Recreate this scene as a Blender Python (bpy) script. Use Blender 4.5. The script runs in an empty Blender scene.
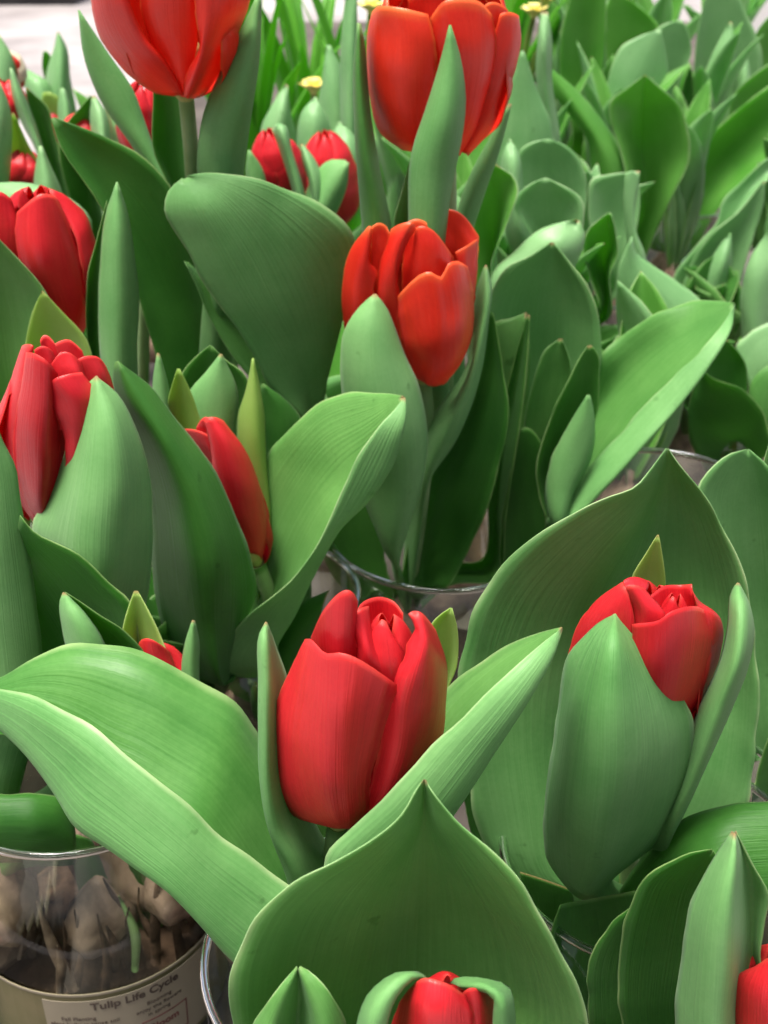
import bpy, math, random
import numpy as np
from mathutils import Vector, Matrix

SC = bpy.context.scene
COL = SC.collection
R = math.radians

# ---------------------------------------------------------------- camera, sky, sun, exposure
F, CAM_H, PITCH = 1300.0, 42.7, R(30)          # focal length in picture widths (px), camera height (cm), tilt down
cam_d = bpy.data.cameras.new("camera")
cam = bpy.data.objects.new("camera", cam_d)
COL.objects.link(cam)
cam.location = (0, 0, CAM_H * .01)
cam.rotation_euler = (R(90) - PITCH, 0, 0)
cam_d.sensor_fit = 'VERTICAL'
cam_d.sensor_height = 24
cam_d.lens = 24 * F / 1024
cam_d.clip_start = 0.01
cam_d.clip_end = 100
cam_d.dof.use_dof = True
cam_d.dof.focus_distance = 0.35
cam_d.dof.aperture_fstop = 16
SC.camera = cam

world = bpy.data.worlds.new("World")
SC.world = world
world.use_nodes = True
wn = world.node_tree
bg = wn.nodes['Background']
sky = wn.nodes.new('ShaderNodeTexSky')
sky.sky_type = 'NISHITA'
sky.sun_disc = False
SUN_EL, SUN_AZ = 77.0, -125.0                     # degrees; azimuth measured from +Y towards +X
sky.sun_elevation = R(SUN_EL)
sky.sun_rotation = R(SUN_AZ)
sky.air_density = 1.0
sky.dust_density = 8.0
sky.ozone_density = 1.0
wn.links.new(sky.outputs[0], bg.inputs[0])
bg.inputs[1].default_value = 0.08

sun_d = bpy.data.lights.new("sun", 'SUN')
sun = bpy.data.objects.new("sun", sun_d)
COL.objects.link(sun)
sun_d.energy = 3.4
sun_d.angle = R(20)
sun_d.color = (1.0, 0.96, 0.9)
sdir = Vector((math.sin(R(SUN_AZ)) * math.cos(R(SUN_EL)), math.cos(R(SUN_AZ)) * math.cos(R(SUN_EL)), math.sin(R(SUN_EL))))
sun.rotation_euler = sdir.to_track_quat('Z', 'Y').to_euler()
sun.location = sdir * 3

SC.view_settings.view_transform = 'Standard'
SC.view_settings.look = 'None'
SC.view_settings.exposure = 1.1
SC.view_settings.gamma = 1
SC.render.engine = 'CYCLES'
SC.cycles.max_bounces = 10
SC.cycles.transparent_max_bounces = 16

# ---------------------------------------------------------------- materials
def nd(nt, kind, **kw):
    n = nt.nodes.new(kind)
    for k, v in kw.items():
        setattr(n, k, v)
    return n

def new_mat(name):
    m = bpy.data.materials.new(name)
    m.use_nodes = True
    nt = m.node_tree
    return m, nt, nt.nodes['Principled BSDF'], nt.nodes['Material Output']

def ramp(nt, src, stops):
    r = nd(nt, 'ShaderNodeValToRGB')
    e = r.color_ramp.elements
    while len(e) < len(stops):
        e.new(0.5)
    for i, (p, c) in enumerate(stops):
        e[i].position = p
        e[i].color = (*c, 1) if len(c) == 3 else c
    nt.links.new(src, r.inputs[0])
    return r.outputs[0]

def math_n(nt, op, a, b=None, c=None):
    n = nd(nt, 'ShaderNodeMath', operation=op)
    for i, v in enumerate((a, b, c)):
        if v is None:
            continue
        if isinstance(v, (int, float)):
            n.inputs[i].default_value = v
        else:
            nt.links.new(v, n.inputs[i])
    return n.outputs[0]

def mix_c(nt, fac, a, b, mode='MIX'):
    n = nd(nt, 'ShaderNodeMix', data_type='RGBA', blend_type=mode)
    if isinstance(fac, (int, float)):
        n.inputs['Factor'].default_value = fac
    else:
        nt.links.new(fac, n.inputs['Factor'])
    for k, v in (('A', a), ('B', b)):
        i = [s for s in n.inputs if s.name == k and s.type == 'RGBA'][0]
        if isinstance(v, tuple):
            i.default_value = (*v[:3], 1)
        else:
            nt.links.new(v, i)
    return [s for s in n.outputs if s.type == 'RGBA'][0]

def blade_material(name, dark, light, margin, trans, streak_amt, rough, trans_fac, spec=0.4, streak_scale=70, m0=0.968, spots=True):
    """leaf or petal skin: parallel veins along the blade, soft blotches, a paler thin margin, light passing through"""
    m, nt, bs, out = new_mat(name)
    uv = nd(nt, 'ShaderNodeUVMap')
    sep = nd(nt, 'ShaderNodeSeparateXYZ')
    nt.links.new(uv.outputs[0], sep.inputs[0])
    u, v = sep.outputs[0], sep.outputs[1]
    geo = nd(nt, 'ShaderNodeNewGeometry')
    oi = nd(nt, 'ShaderNodeObjectInfo')
    rnd = oi.outputs['Random']
    comb = nd(nt, 'ShaderNodeCombineXYZ')
    nt.links.new(math_n(nt, 'MULTIPLY', u, streak_scale), comb.inputs[0])
    nt.links.new(math_n(nt, 'MULTIPLY', v, 2.2), comb.inputs[1])
    nt.links.new(math_n(nt, 'MULTIPLY', rnd, 37.0), comb.inputs[2])
    ns = nd(nt, 'ShaderNodeTexNoise')
    ns.inputs['Scale'].default_value = 1.0
    ns.inputs['Detail'].default_value = 3.0
    nt.links.new(comb.outputs[0], ns.inputs['Vector'])
    nb = nd(nt, 'ShaderNodeTexNoise')
    nb.inputs['Scale'].default_value = 38.0
    nb.inputs['Detail'].default_value = 4.0
    nt.links.new(geo.outputs['Position'], nb.inputs['Vector'])
    nf = nd(nt, 'ShaderNodeTexNoise')
    nf.inputs['Scale'].default_value = 2.6
    nf.inputs['Detail'].default_value = 2.0
    nt.links.new(comb.outputs[0], nf.inputs['Vector'])
    ng = nd(nt, 'ShaderNodeTexNoise')
    ng.inputs['Scale'].default_value = 700.0
    nt.links.new(geo.outputs['Position'], ng.inputs['Vector'])
    grain = math_n(nt, 'ADD', math_n(nt, 'MULTIPLY', math_n(nt, 'SUBTRACT', nf.outputs['Fac'], 0.5), streak_amt * .5), math_n(nt, 'MULTIPLY', math_n(nt, 'SUBTRACT', ng.outputs['Fac'], 0.5), 0.35))
    streak = math_n(nt, 'ADD', grain, math_n(nt, 'MULTIPLY', math_n(nt, 'SUBTRACT', ns.outputs['Fac'], 0.5), streak_amt * .36))
    blot = math_n(nt, 'MULTIPLY', math_n(nt, 'SUBTRACT', nb.outputs['Fac'], 0.5), 1.1)
    tone = math_n(nt, 'ADD', math_n(nt, 'ADD', streak, blot), math_n(nt, 'ADD', 0.3, math_n(nt, 'MULTIPLY', rnd, 0.4)))
    col = ramp(nt, tone, [(0.0, dark), (1.0, light)])
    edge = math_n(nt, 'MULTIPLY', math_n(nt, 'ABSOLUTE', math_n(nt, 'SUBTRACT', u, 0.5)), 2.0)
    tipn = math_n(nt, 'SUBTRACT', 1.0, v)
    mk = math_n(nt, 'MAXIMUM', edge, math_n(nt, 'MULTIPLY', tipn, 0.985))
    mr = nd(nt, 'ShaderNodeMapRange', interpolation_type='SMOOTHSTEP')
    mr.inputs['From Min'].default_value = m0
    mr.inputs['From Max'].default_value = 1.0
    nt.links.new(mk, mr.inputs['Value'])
    col = mix_c(nt, math_n(nt, 'MULTIPLY', mr.outputs[0], ramp(nt, nb.outputs['Fac'], [(0.38, (.1, .1, .1)), (0.62, (.6, .6, .6))])), col, margin)  # pale edge tone, strengthened on leaves to paint in rim light
    if spots:
        nsp = nd(nt, 'ShaderNodeTexNoise')
        nsp.inputs['Scale'].default_value = 150.0
        nsp.inputs['Detail'].default_value = 3.0
        nt.links.new(geo.outputs['Position'], nsp.inputs['Vector'])
        sp1 = nd(nt, 'ShaderNodeMapRange', interpolation_type='SMOOTHSTEP')
        sp1.inputs['From Min'].default_value = 0.66
        sp1.inputs['From Max'].default_value = 0.74
        nt.links.new(nsp.outputs['Fac'], sp1.inputs['Value'])
        sp2 = nd(nt, 'ShaderNodeMapRange', interpolation_type='SMOOTHSTEP')
        sp2.inputs['From Min'].default_value = 0.50
        sp2.inputs['From Max'].default_value = 0.62
        nt.links.new(nb.outputs['Fac'], sp2.inputs['Value'])
        col = mix_c(nt, math_n(nt, 'MULTIPLY', math_n(nt, 'MULTIPLY', sp1.outputs[0], sp2.outputs[0]), 0.6), col, (dark[0] * .7, dark[1] * .6, dark[2] * .6))
        tb = nd(nt, 'ShaderNodeMapRange', interpolation_type='SMOOTHSTEP')
        tb.inputs['From Min'].default_value = 0.988
        tb.inputs['From Max'].default_value = 1.0
        nt.links.new(tipn, tb.inputs['Value'])
        col = mix_c(nt, math_n(nt, 'MULTIPLY', tb.outputs[0], math_n(nt, 'GREATER_THAN', rnd, 0.55)), col, (0.30, 0.20, 0.09))
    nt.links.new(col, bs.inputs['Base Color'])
    bs.inputs['Roughness'].default_value = rough
    bs.inputs['Specular IOR Level'].default_value = spec
    if spots:
        bs.inputs['Sheen Weight'].default_value = 0.05
        bs.inputs['Sheen Roughness'].default_value = 0.45
        bs.inputs['Sheen Tint'].default_value = (0.80, 1.0, 0.85, 1)
    bm_ = nd(nt, 'ShaderNodeBump')
    bm_.inputs['Strength'].default_value = 0.45
    bm_.inputs['Distance'].default_value = 0.0006
    nt.links.new(math_n(nt, 'ADD', ns.outputs['Fac'], math_n(nt, 'MULTIPLY', nb.outputs['Fac'], 1.5)), bm_.inputs['Height'])
    nt.links.new(bm_.outputs[0], bs.inputs['Normal'])
    tr = nd(nt, 'ShaderNodeBsdfTranslucent')
    tr.inputs[0].default_value = (*trans, 1)
    mx = nd(nt, 'ShaderNodeMixShader')
    mx.inputs[0].default_value = trans_fac
    nt.links.new(bs.outputs[0], mx.inputs[1])
    nt.links.new(tr.outputs[0], mx.inputs[2])
    nt.links.new(mx.outputs[0], out.inputs[0])
    return m

MAT = {}
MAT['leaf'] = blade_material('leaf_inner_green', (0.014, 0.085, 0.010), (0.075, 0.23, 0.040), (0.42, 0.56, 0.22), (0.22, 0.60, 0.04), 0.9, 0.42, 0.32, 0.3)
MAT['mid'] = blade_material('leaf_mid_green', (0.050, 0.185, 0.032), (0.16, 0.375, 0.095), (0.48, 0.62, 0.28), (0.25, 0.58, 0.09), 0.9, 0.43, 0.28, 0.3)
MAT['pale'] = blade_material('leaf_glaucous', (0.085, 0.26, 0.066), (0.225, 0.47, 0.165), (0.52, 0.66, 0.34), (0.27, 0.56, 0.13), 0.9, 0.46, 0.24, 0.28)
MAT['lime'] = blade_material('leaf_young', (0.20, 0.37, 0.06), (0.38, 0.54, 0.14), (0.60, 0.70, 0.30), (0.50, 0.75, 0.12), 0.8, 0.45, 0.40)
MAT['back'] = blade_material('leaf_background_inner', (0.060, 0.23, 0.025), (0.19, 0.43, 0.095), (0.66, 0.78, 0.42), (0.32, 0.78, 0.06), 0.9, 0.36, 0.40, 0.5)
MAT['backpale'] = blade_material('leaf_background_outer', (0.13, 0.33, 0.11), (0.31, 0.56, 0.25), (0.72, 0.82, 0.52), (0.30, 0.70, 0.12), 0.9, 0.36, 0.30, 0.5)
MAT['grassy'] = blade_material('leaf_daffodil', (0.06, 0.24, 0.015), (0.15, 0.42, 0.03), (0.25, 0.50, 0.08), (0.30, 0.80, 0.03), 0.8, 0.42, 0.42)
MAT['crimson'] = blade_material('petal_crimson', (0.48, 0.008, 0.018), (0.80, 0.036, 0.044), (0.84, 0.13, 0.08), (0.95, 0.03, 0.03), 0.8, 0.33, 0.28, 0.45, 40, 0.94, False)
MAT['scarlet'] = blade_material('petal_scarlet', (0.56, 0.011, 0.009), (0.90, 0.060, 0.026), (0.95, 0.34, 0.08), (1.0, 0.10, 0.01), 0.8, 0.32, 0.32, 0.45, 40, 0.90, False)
FACES = {'light': ('pale', 'pale'), 'backgreen': ('back', 'back'), 'dark': ('leaf', 'leaf'), 'leaf': ('leaf', 'mid'), 'pale': ('mid', 'pale'), 'back': ('back', 'backpale')}      # inner and outer side of a leaf; 'dark' puts shade among crowded leaves into the green

def plain(name, c1, c2, scale=30, rough=0.6, spec=0.3, bump=0.2, dist=0.001):
    m, nt, bs, out = new_mat(name)
    geo = nd(nt, 'ShaderNodeNewGeometry')
    n = nd(nt, 'ShaderNodeTexNoise')
    n.inputs['Scale'].default_value = scale
    n.inputs['Detail'].default_value = 6
    nt.links.new(geo.outputs['Position'], n.inputs['Vector'])
    nt.links.new(ramp(nt, n.outputs['Fac'], [(0.3, c1), (0.7, c2)]), bs.inputs['Base Color'])
    bs.inputs['Roughness'].default_value = rough
    bs.inputs['Specular IOR Level'].default_value = spec
    b = nd(nt, 'ShaderNodeBump')
    b.inputs['Strength'].default_value = bump
    b.inputs['Distance'].default_value = dist
    nt.links.new(n.outputs['Fac'], b.inputs['Height'])
    nt.links.new(b.outputs[0], bs.inputs['Normal'])
    return m

MAT['stem'] = plain('stem_green', (0.17, 0.30, 0.10), (0.27, 0.40, 0.17), 60, 0.45)
MAT['bulb'] = plain('bulb_skin', (0.05, 0.025, 0.012), (0.42, 0.29, 0.21), 95, 0.5, 0.4, 0.5, 0.002)
MAT['root'] = plain('dark_roots', (0.03, 0.018, 0.012), (0.14, 0.08, 0.05), 120, 0.8, 0.2, 0.8, 0.004)
MAT['table'] = plain('table_top', (0.055, 0.045, 0.04), (0.13, 0.11, 0.095), 14, 0.7)
MAT['floor'] = plain('pale_paving', (0.20, 0.18, 0.18), (0.42, 0.395, 0.39), 2.2, 0.7)
MAT['dark'] = plain('dark_panel', (0.012, 0.011, 0.012), (0.03, 0.028, 0.028), 8, 0.5)
MAT['paper'] = plain('label_paper', (0.29, 0.25, 0.18), (0.38, 0.33, 0.245), 20, 0.55)
MAT['sleeve'] = plain('sleeve_paper', (0.09, 0.10, 0.035), (0.19, 0.16, 0.085), 30, 0.5)
MAT['ink'] = plain('ink', (0.07, 0.05, 0.04), (0.12, 0.09, 0.07), 40, 0.6)
MAT['redink'] = plain('red_ink', (0.13, 0.04, 0.04), (0.20, 0.07, 0.06), 40, 0.6)
MAT['yellow'] = plain('yellow_petal', (0.80, 0.66, 0.16), (0.90, 0.82, 0.32), 60, 0.5)
MAT['bract'] = plain('pale_bract', (0.50, 0.42, 0.28), (0.72, 0.64, 0.46), 60, 0.6)
MAT['white'] = plain('white_card', (0.74, 0.72, 0.70), (0.82, 0.80, 0.79), 9, 0.6)
MAT['yolk'] = plain('receptacle', (0.35, 0.38, 0.12), (0.50, 0.48, 0.18), 60, 0.5)

def glass_material():
    m, nt, bs, out = new_mat('clear_glass')
    nt.nodes.remove(bs)
    tr = nd(nt, 'ShaderNodeBsdfTransparent')
    tr.inputs[0].default_value = (0.90, 0.93, 0.90, 1)
    gl = nd(nt, 'ShaderNodeBsdfGlossy')
    gl.inputs['Roughness'].default_value = 0.03
    lw = nd(nt, 'ShaderNodeLayerWeight')
    lw.inputs[0].default_value = 0.5
    fac = math_n(nt, 'ADD', 0.035, math_n(nt, 'MULTIPLY', math_n(nt, 'POWER', lw.outputs['Facing'], 5.0), 0.45))
    mx = nd(nt, 'ShaderNodeMixShader')
    nt.links.new(fac, mx.inputs[0])
    nt.links.new(tr.outputs[0], mx.inputs[1])
    nt.links.new(gl.outputs[0], mx.inputs[2])
    nt.links.new(mx.outputs[0], out.inputs[0])
    return m
MAT['glass'] = glass_material()
def lip_material():
    m, nt, bs, out = new_mat('glass_lip')
    bs.inputs['Base Color'].default_value = (0.55, 0.64, 0.56, 1)
    bs.inputs['Roughness'].default_value = 0.05
    bs.inputs['Transmission Weight'].default_value = 1.0
    bs.inputs['IOR'].default_value = 1.45
    return m
MAT['lip'] = lip_material()

# ---------------------------------------------------------------- geometry helpers (all lengths in cm until the mesh is made)
CP, SP = math.cos(PITCH), math.sin(PITCH)
def P(x, y, Y):
    """the point that stands Y cm in front of the camera (along the ground) on the line of sight through picture point x, y"""
    k = (y - 512) / F
    d = Y / (CP - k * SP)
    return np.array([(x - 384) / F * d, Y, CAM_H - d * (SP + k * CP)])

def catmull(pts, n):
    pts = np.asarray(pts, float)
    if len(pts) == 1:
        return np.repeat(pts, n, 0)
    seg = np.linalg.norm(np.diff(pts, axis=0), axis=1) + 1e-6
    t = np.concatenate([[0], np.cumsum(seg ** 0.75)])
    L = np.concatenate([[0], np.cumsum(seg)])
    # parameter values equally spaced along the length
    q = np.interp(np.linspace(0, L[-1], n), L, t)
    m = np.zeros_like(pts)
    for i in range(len(pts)):
        a, b = max(i - 1, 0), min(i + 1, len(pts) - 1)
        if a == i or b == i:
            m[i] = (pts[b] - pts[a]) / (t[b] - t[a])
        else:
            d1 = (pts[i] - pts[a]) / (t[i] - t[a]); d2 = (pts[b] - pts[i]) / (t[b] - t[i])
            w1 = t[b] - t[i]; w2 = t[i] - t[a]
            m[i] = (d1 * w1 + d2 * w2) / (w1 + w2)
    out = np.zeros((n, pts.shape[1]))
    k = np.clip(np.searchsorted(t, q, side='right') - 1, 0, len(pts) - 2)
    h = (t[k + 1] - t[k])[:, None]
    s = ((q - t[k]) / (t[k + 1] - t[k]))[:, None]
    out = ((2 * s**3 - 3 * s**2 + 1) * pts[k] + (s**3 - 2 * s**2 + s) * h * m[k]
           + (-2 * s**3 + 3 * s**2) * pts[k + 1] + (s**3 - s**2) * h * m[k + 1])
    return out

def across(row, nu):
    """curve through the K rail points of one row"""
    K = len(row)
    u = np.linspace(0, 1, nu)
    if K == 2:
        return row[0] + (row[1] - row[0]) * u[:, None]
    if K == 3:
        a = 2 * (u - .5) * (u - 1); b = -4 * u * (u - 1); c = 2 * u * (u - .5)
        return a[:, None] * row[0] + b[:, None] * row[1] + c[:, None] * row[2]
    s = u * (K - 1)
    k = np.clip(s.astype(int), 0, K - 2)
    f = (s - k)[:, None]
    ext = np.vstack([2 * row[0] - row[1], row, 2 * row[-1] - row[-2]])
    p0, p1, p2, p3 = ext[k], ext[k + 1], ext[k + 2], ext[k + 3]
    return 0.5 * (2 * p1 + (p2 - p0) * f + (2 * p0 - 5 * p1 + 4 * p2 - p3) * f**2 + (3 * p1 - p0 - 3 * p2 + p3) * f**3)

rng = np.random.default_rng(7)
def mesh_obj(name, verts, faces, mat, parent=None, uvs=None, origin=None, smooth=True):
    me = bpy.data.meshes.new(name)
    V = np.asarray(verts, float) * .01
    org = np.zeros(3) if origin is None else np.asarray(origin, float) * .01
    if parent is not None:
        V = V - np.array(parent['_w'])
    else:
        V = V - org
    me.from_pydata([tuple(p) for p in V], [], faces)
    if uvs is not None:
        l = me.uv_layers.new(name='uv')
        for poly in me.polygons:
            for li in poly.loop_indices:
                l.data[li].uv = uvs[me.loops[li].vertex_index]
    if smooth:
        me.polygons.foreach_set('use_smooth', [True] * len(me.polygons))
    for m_ in ((mat,) if isinstance(mat, str) else mat):
        me.materials.append(MAT[m_])
    o = bpy.data.objects.new(name, me)
    COL.objects.link(o)
    if parent is not None:
        o.parent = parent
        o['_w'] = list(parent['_w'])
    else:
        o.location = tuple(org)
        o['_w'] = list(org)
    return o

def ribbon(name, rails, mat, parent, thick=0.10, nu=15, nv=42, ripple=0.05):
    """a curved blade with real thickness lofted through the rails (tip to base)"""
    rs = [catmull(r, nv) for r in rails]
    G = np.array([across(np.array([r[j] for r in rs]), nu) for j in range(nv)])      # nv, nu, 3
    du = np.gradient(G, axis=1); dv = np.gradient(G, axis=0)
    N = np.cross(du, dv)
    ln = np.linalg.norm(N, axis=2, keepdims=True)
    N = N / np.maximum(ln, 1e-9)
    if ripple:
        ph = rng.uniform(0, 6.28, 4)
        uu = np.linspace(-1, 1, nu)[None, :]; vv = np.linspace(0, 1, nv)[:, None]
        D = (np.sin(vv * 9 + uu * 2 + ph[0]) * .5 + np.sin(vv * 17 - uu * 3 + ph[1]) * .3 + np.sin(uu * 5 + vv * 4 + ph[2]) * .5)
        D = D * np.minimum(1, vv * 6) * np.minimum(1, (1 - vv) * 4)
        G = G + N * (D * ripple)[:, :, None]
    e = np.abs(np.linspace(-1, 1, nu))
    tu = 0.35 + 0.65 * np.sqrt(np.clip(1 - e**6, 0, 1))
    tv = np.minimum(1, 0.4 + np.linspace(0, 1, nv) * 12)
    T = thick * tu[None, :, None] * tv[:, None, None] * .5
    wav = rng.uniform(0, 6.28, 3)
    vv = np.linspace(0, 1, nv)
    if ripple:
        jag = (np.sin(vv * 31 + wav[0]) + .7 * np.sin(vv * 57 + wav[1]) + .5 * np.sin(vv * 83 + wav[2])) * ripple * .45 * np.minimum(1, vv * 8)
        for side, q in ((0, 1), (nu - 1, nu - 2)):
            d_ = G[:, side] - G[:, q]
            ln_ = np.linalg.norm(d_, axis=1, keepdims=True)
            G[:, side] += d_ / np.maximum(ln_, 1e-9) * np.minimum(jag[:, None], ln_ * .4)
    A, B = G + N * T, G - N * T
    verts, uvs, faces = [], [], []
    ring = 2 * nu
    for j in range(nv):
        v = j / (nv - 1)
        for i in range(nu):
            verts.append(A[j, i]); uvs.append((i / (nu - 1), v))
        for i in range(nu - 1, -1, -1):
            verts.append(B[j, i]); uvs.append((i / (nu - 1), v))
    for j in range(nv - 1):
        for i in range(ring):
            a, b = j * ring + i, j * ring + (i + 1) % ring
            faces.append((a, b, b + ring, a + ring))
    for i in range(nu - 1):
        faces.append((i + 1, i, ring - 1 - i, ring - 2 - i))
        o_ = (nv - 1) * ring
        faces.append((o_ + i, o_ + i + 1, o_ + ring - 2 - i, o_ + ring - 1 - i))
    mats = FACES.get(mat, (mat,))
    o = mesh_obj(name, verts, faces, mats if len(mats) > 1 else mat, parent, uvs)
    if len(mats) > 1:
        bend = ((G[:, 0] + G[:, -1]) * .5 - G[:, nu // 2])
        a_inner = (bend * N[:, nu // 2]).sum() > 0
        idx = []
        for j in range(nv - 1):
            for i in range(ring):
                on_a = i < nu - 1 or i in (nu - 1, ring - 1)
                idx.append(0 if on_a == a_inner else 1)
        idx += [1] * (len(faces) - len(idx))
        o.data.polygons.foreach_set('material_index', idx)
    return o

def tube(name, pts, radii, mat, parent, n=12, nv=24, origin=None):
    C = catmull(pts, nv)
    rad = np.interp(np.linspace(0, 1, nv), np.linspace(0, 1, len(radii)), radii)
    verts, faces = [], []
    T = np.gradient(C, axis=0)
    up = np.array([0.3, 1, 0.1])
    for j in range(nv):
        t = T[j] / np.linalg.norm(T[j])
        a = np.cross(t, up); a /= np.linalg.norm(a); b = np.cross(t, a)
        for i in range(n):
            w = 2 * math.pi * i / n
            verts.append(C[j] + rad[j] * (a * math.cos(w) + b * math.sin(w)))
    for j in range(nv - 1):
        for i in range(n):
            p, q = j * n + i, j * n + (i + 1) % n
            faces.append((p, q, q + n, p + n))
    faces.append(tuple(range(n)))
    faces.append(tuple(range((nv - 1) * n, nv * n))[::-1])
    return mesh_obj(name, verts, faces, mat, parent, origin=origin)

def lathe(name, c, prof, mat, parent, n=48, wobble=0.0, lean=(0, 0), origin=None):
    """prof: list of (radius, height) spun round the vertical through c"""
    verts, faces = [], []
    ph = rng.uniform(0, 6.28)
    for (r, h) in prof:
        for i in range(n):
            w = 2 * math.pi * i / n
            rr = r * (1 + wobble * math.sin(3 * w + ph + h) + wobble * .5 * math.sin(7 * w + ph * 2))
            verts.append((c[0] + rr * math.cos(w) + lean[0] * h, c[1] + rr * math.sin(w) + lean[1] * h, c[2] + h))
    m = len(prof)
    for j in range(m - 1):
        for i in range(n):
            p, q = j * n + i, j * n + (i + 1) % n
            faces.append((p, q, q + n, p + n))
    if prof[0][0] > 1e-4 and prof[0] != prof[-1]:
        faces.append(tuple(range(n))[::-1])
    if prof[-1][0] > 1e-4 and prof[0] != prof[-1]:
        faces.append(tuple(range((m - 1) * n, m * n)))
    return mesh_obj(name, verts, faces, mat, parent, origin=origin)

def thing(name, loc, label, cat, group=None):
    o = bpy.data.objects.new(name, None)
    COL.objects.link(o)
    o.location = tuple(np.asarray(loc, float) * .01)
    o.empty_display_size = 0.01
    o['_w'] = [float(a) * .01 for a in loc]
    o['label'] = label
    o['category'] = cat
    if group:
        o['group'] = group
    return o

def rail(s, ys, ax=None):
    xy = np.array([[float(a) for a in q.split(',')] for q in s.split()])
    ys = np.atleast_1d(np.asarray(ys, float))
    Y = np.interp(np.linspace(0, 1, len(xy)), np.linspace(0, 1, len(ys)), ys) if len(ys) > 1 else np.full(len(xy), ys[0])
    if ax is not None:
        Y = np.array([ax(y) for y in xy[:, 1]]) - Y
    return np.array([P(a, b, c) for (a, b), c in zip(xy, Y)])

PLANTS = {}
RIM_Z = 12.0
def plant(key, root, label, cat='tulip', name='tulip', group=None, bulb=True):
    t = thing(name, (root[0], root[1], root[2] - 3.4), label, cat, group)
    t['_root'] = [float(a) for a in root]
    PLANTS[key] = t
    if bulb:
        r = 1.9 * rng.uniform(.9, 1.1)
        lathe('bulb', (root[0], root[1], root[2] - 3.8), [(.5, 0), (r * .7, .35), (r, 1.3), (r * .95, 2.0), (r * .6, 3.0), (r * .28, 3.8), (r * .16, 4.4)], 'bulb', t, 28, 0.04)
    return t

def leaf(key, *rails, mat='leaf', ext=True, thick=0.075, nu=15, nv=44, ripple=0.045, label=None):
    t = PLANTS[key]
    root = np.array(t['_root'])
    if mat in ('back',) and len(rails) == 3:
        lr = [np.atleast_1d(np.asarray(r[1], float)) for r in rails]
        n_ = 5
        q = [np.interp(np.linspace(0, 1, n_), np.linspace(0, 1, len(v)), v) if len(v) > 1 else np.full(n_, v[0]) for v in lr]
        e_ = (q[0] + q[2]) * .5
        dm = (q[1] - e_) * 2.2
        dm = np.where(np.abs(dm) < .8, np.sign(dm + 1e-6) * .8, dm) * np.array([.3, 1, 1, 1, .8])
        rails = [rails[0], (rails[1][0], list(e_ + dm)), rails[2]]
    rs = [rail(*r) for r in rails]
    if ext:
        ends = np.array([r[-1] for r in rs]); mean = ends.mean(0)
        out = []
        for r in rs:
            off = r[-1] - mean
            n_ = np.linalg.norm(off)
            off = off / n_ * min(0.45, n_) if n_ > 1e-6 else off
            tgt = root + off + np.array([0, 0, -1.0])
            midp = r[-1] * .5 + (root + off * 2 + np.array([0, 0, 1.0])) * .5
            out.append(np.vstack([r, midp, tgt]))
        rs = out
        nv = int(nv * 1.3)
    o = ribbon('leaf', rs, mat, t, thick, nu, nv, ripple)
    if label:
        o['label'] = label
    return o

def gleaf(key, az, lean, length, width, cup=50, mat='back', curl=0.5, z0=0.0, twist=0):
    """a leaf grown from the plant's root: az = direction it leans to (deg from +X), lean and curl bend it outwards"""
    t = PLANTS[key]
    root = np.array(t['_root']) + np.array([0, 0, z0])
    a = R(az)
    o = np.array([math.cos(a), math.sin(a), 0]); s = np.array([-math.sin(a), math.cos(a), 0]); up = np.array([0, 0, 1.0])
    n = 14
    p = root.copy(); L, M, Rr = [], [], []
    for i in range(n):
        f = i / (n - 1)
        th = R(lean) * (0.3 + f * 0.9) + R(60) * curl * f**2.2
        d = o * math.sin(th) + up * math.cos(th)
        nrm = -o * math.cos(th) + up * math.sin(th)
        w = width * .5 * (0.30 + 0.70 * math.sin(min(1, f / 0.5) * math.pi / 2)) * (1 if f < .5 else math.cos((f - .5) / .5 * math.pi / 2) ** 0.75 + 0.002)
        c = R(cup * (1 - .45 * f))
        tw = R(twist) * f
        sd = s * math.cos(tw) + nrm * math.sin(tw)
        L.append(p - sd * w * math.cos(c) + nrm * w * math.sin(c))
        Rr.append(p + sd * w * math.cos(c) + nrm * w * math.sin(c))
        M.append(p.copy())
        p = p + d * (length / (n - 1))
    return ribbon('leaf', [np.array(L[::-1]), np.array(M[::-1]), np.array(Rr[::-1])], mat, t, 0.08, 11, 30, 0.05)

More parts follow.
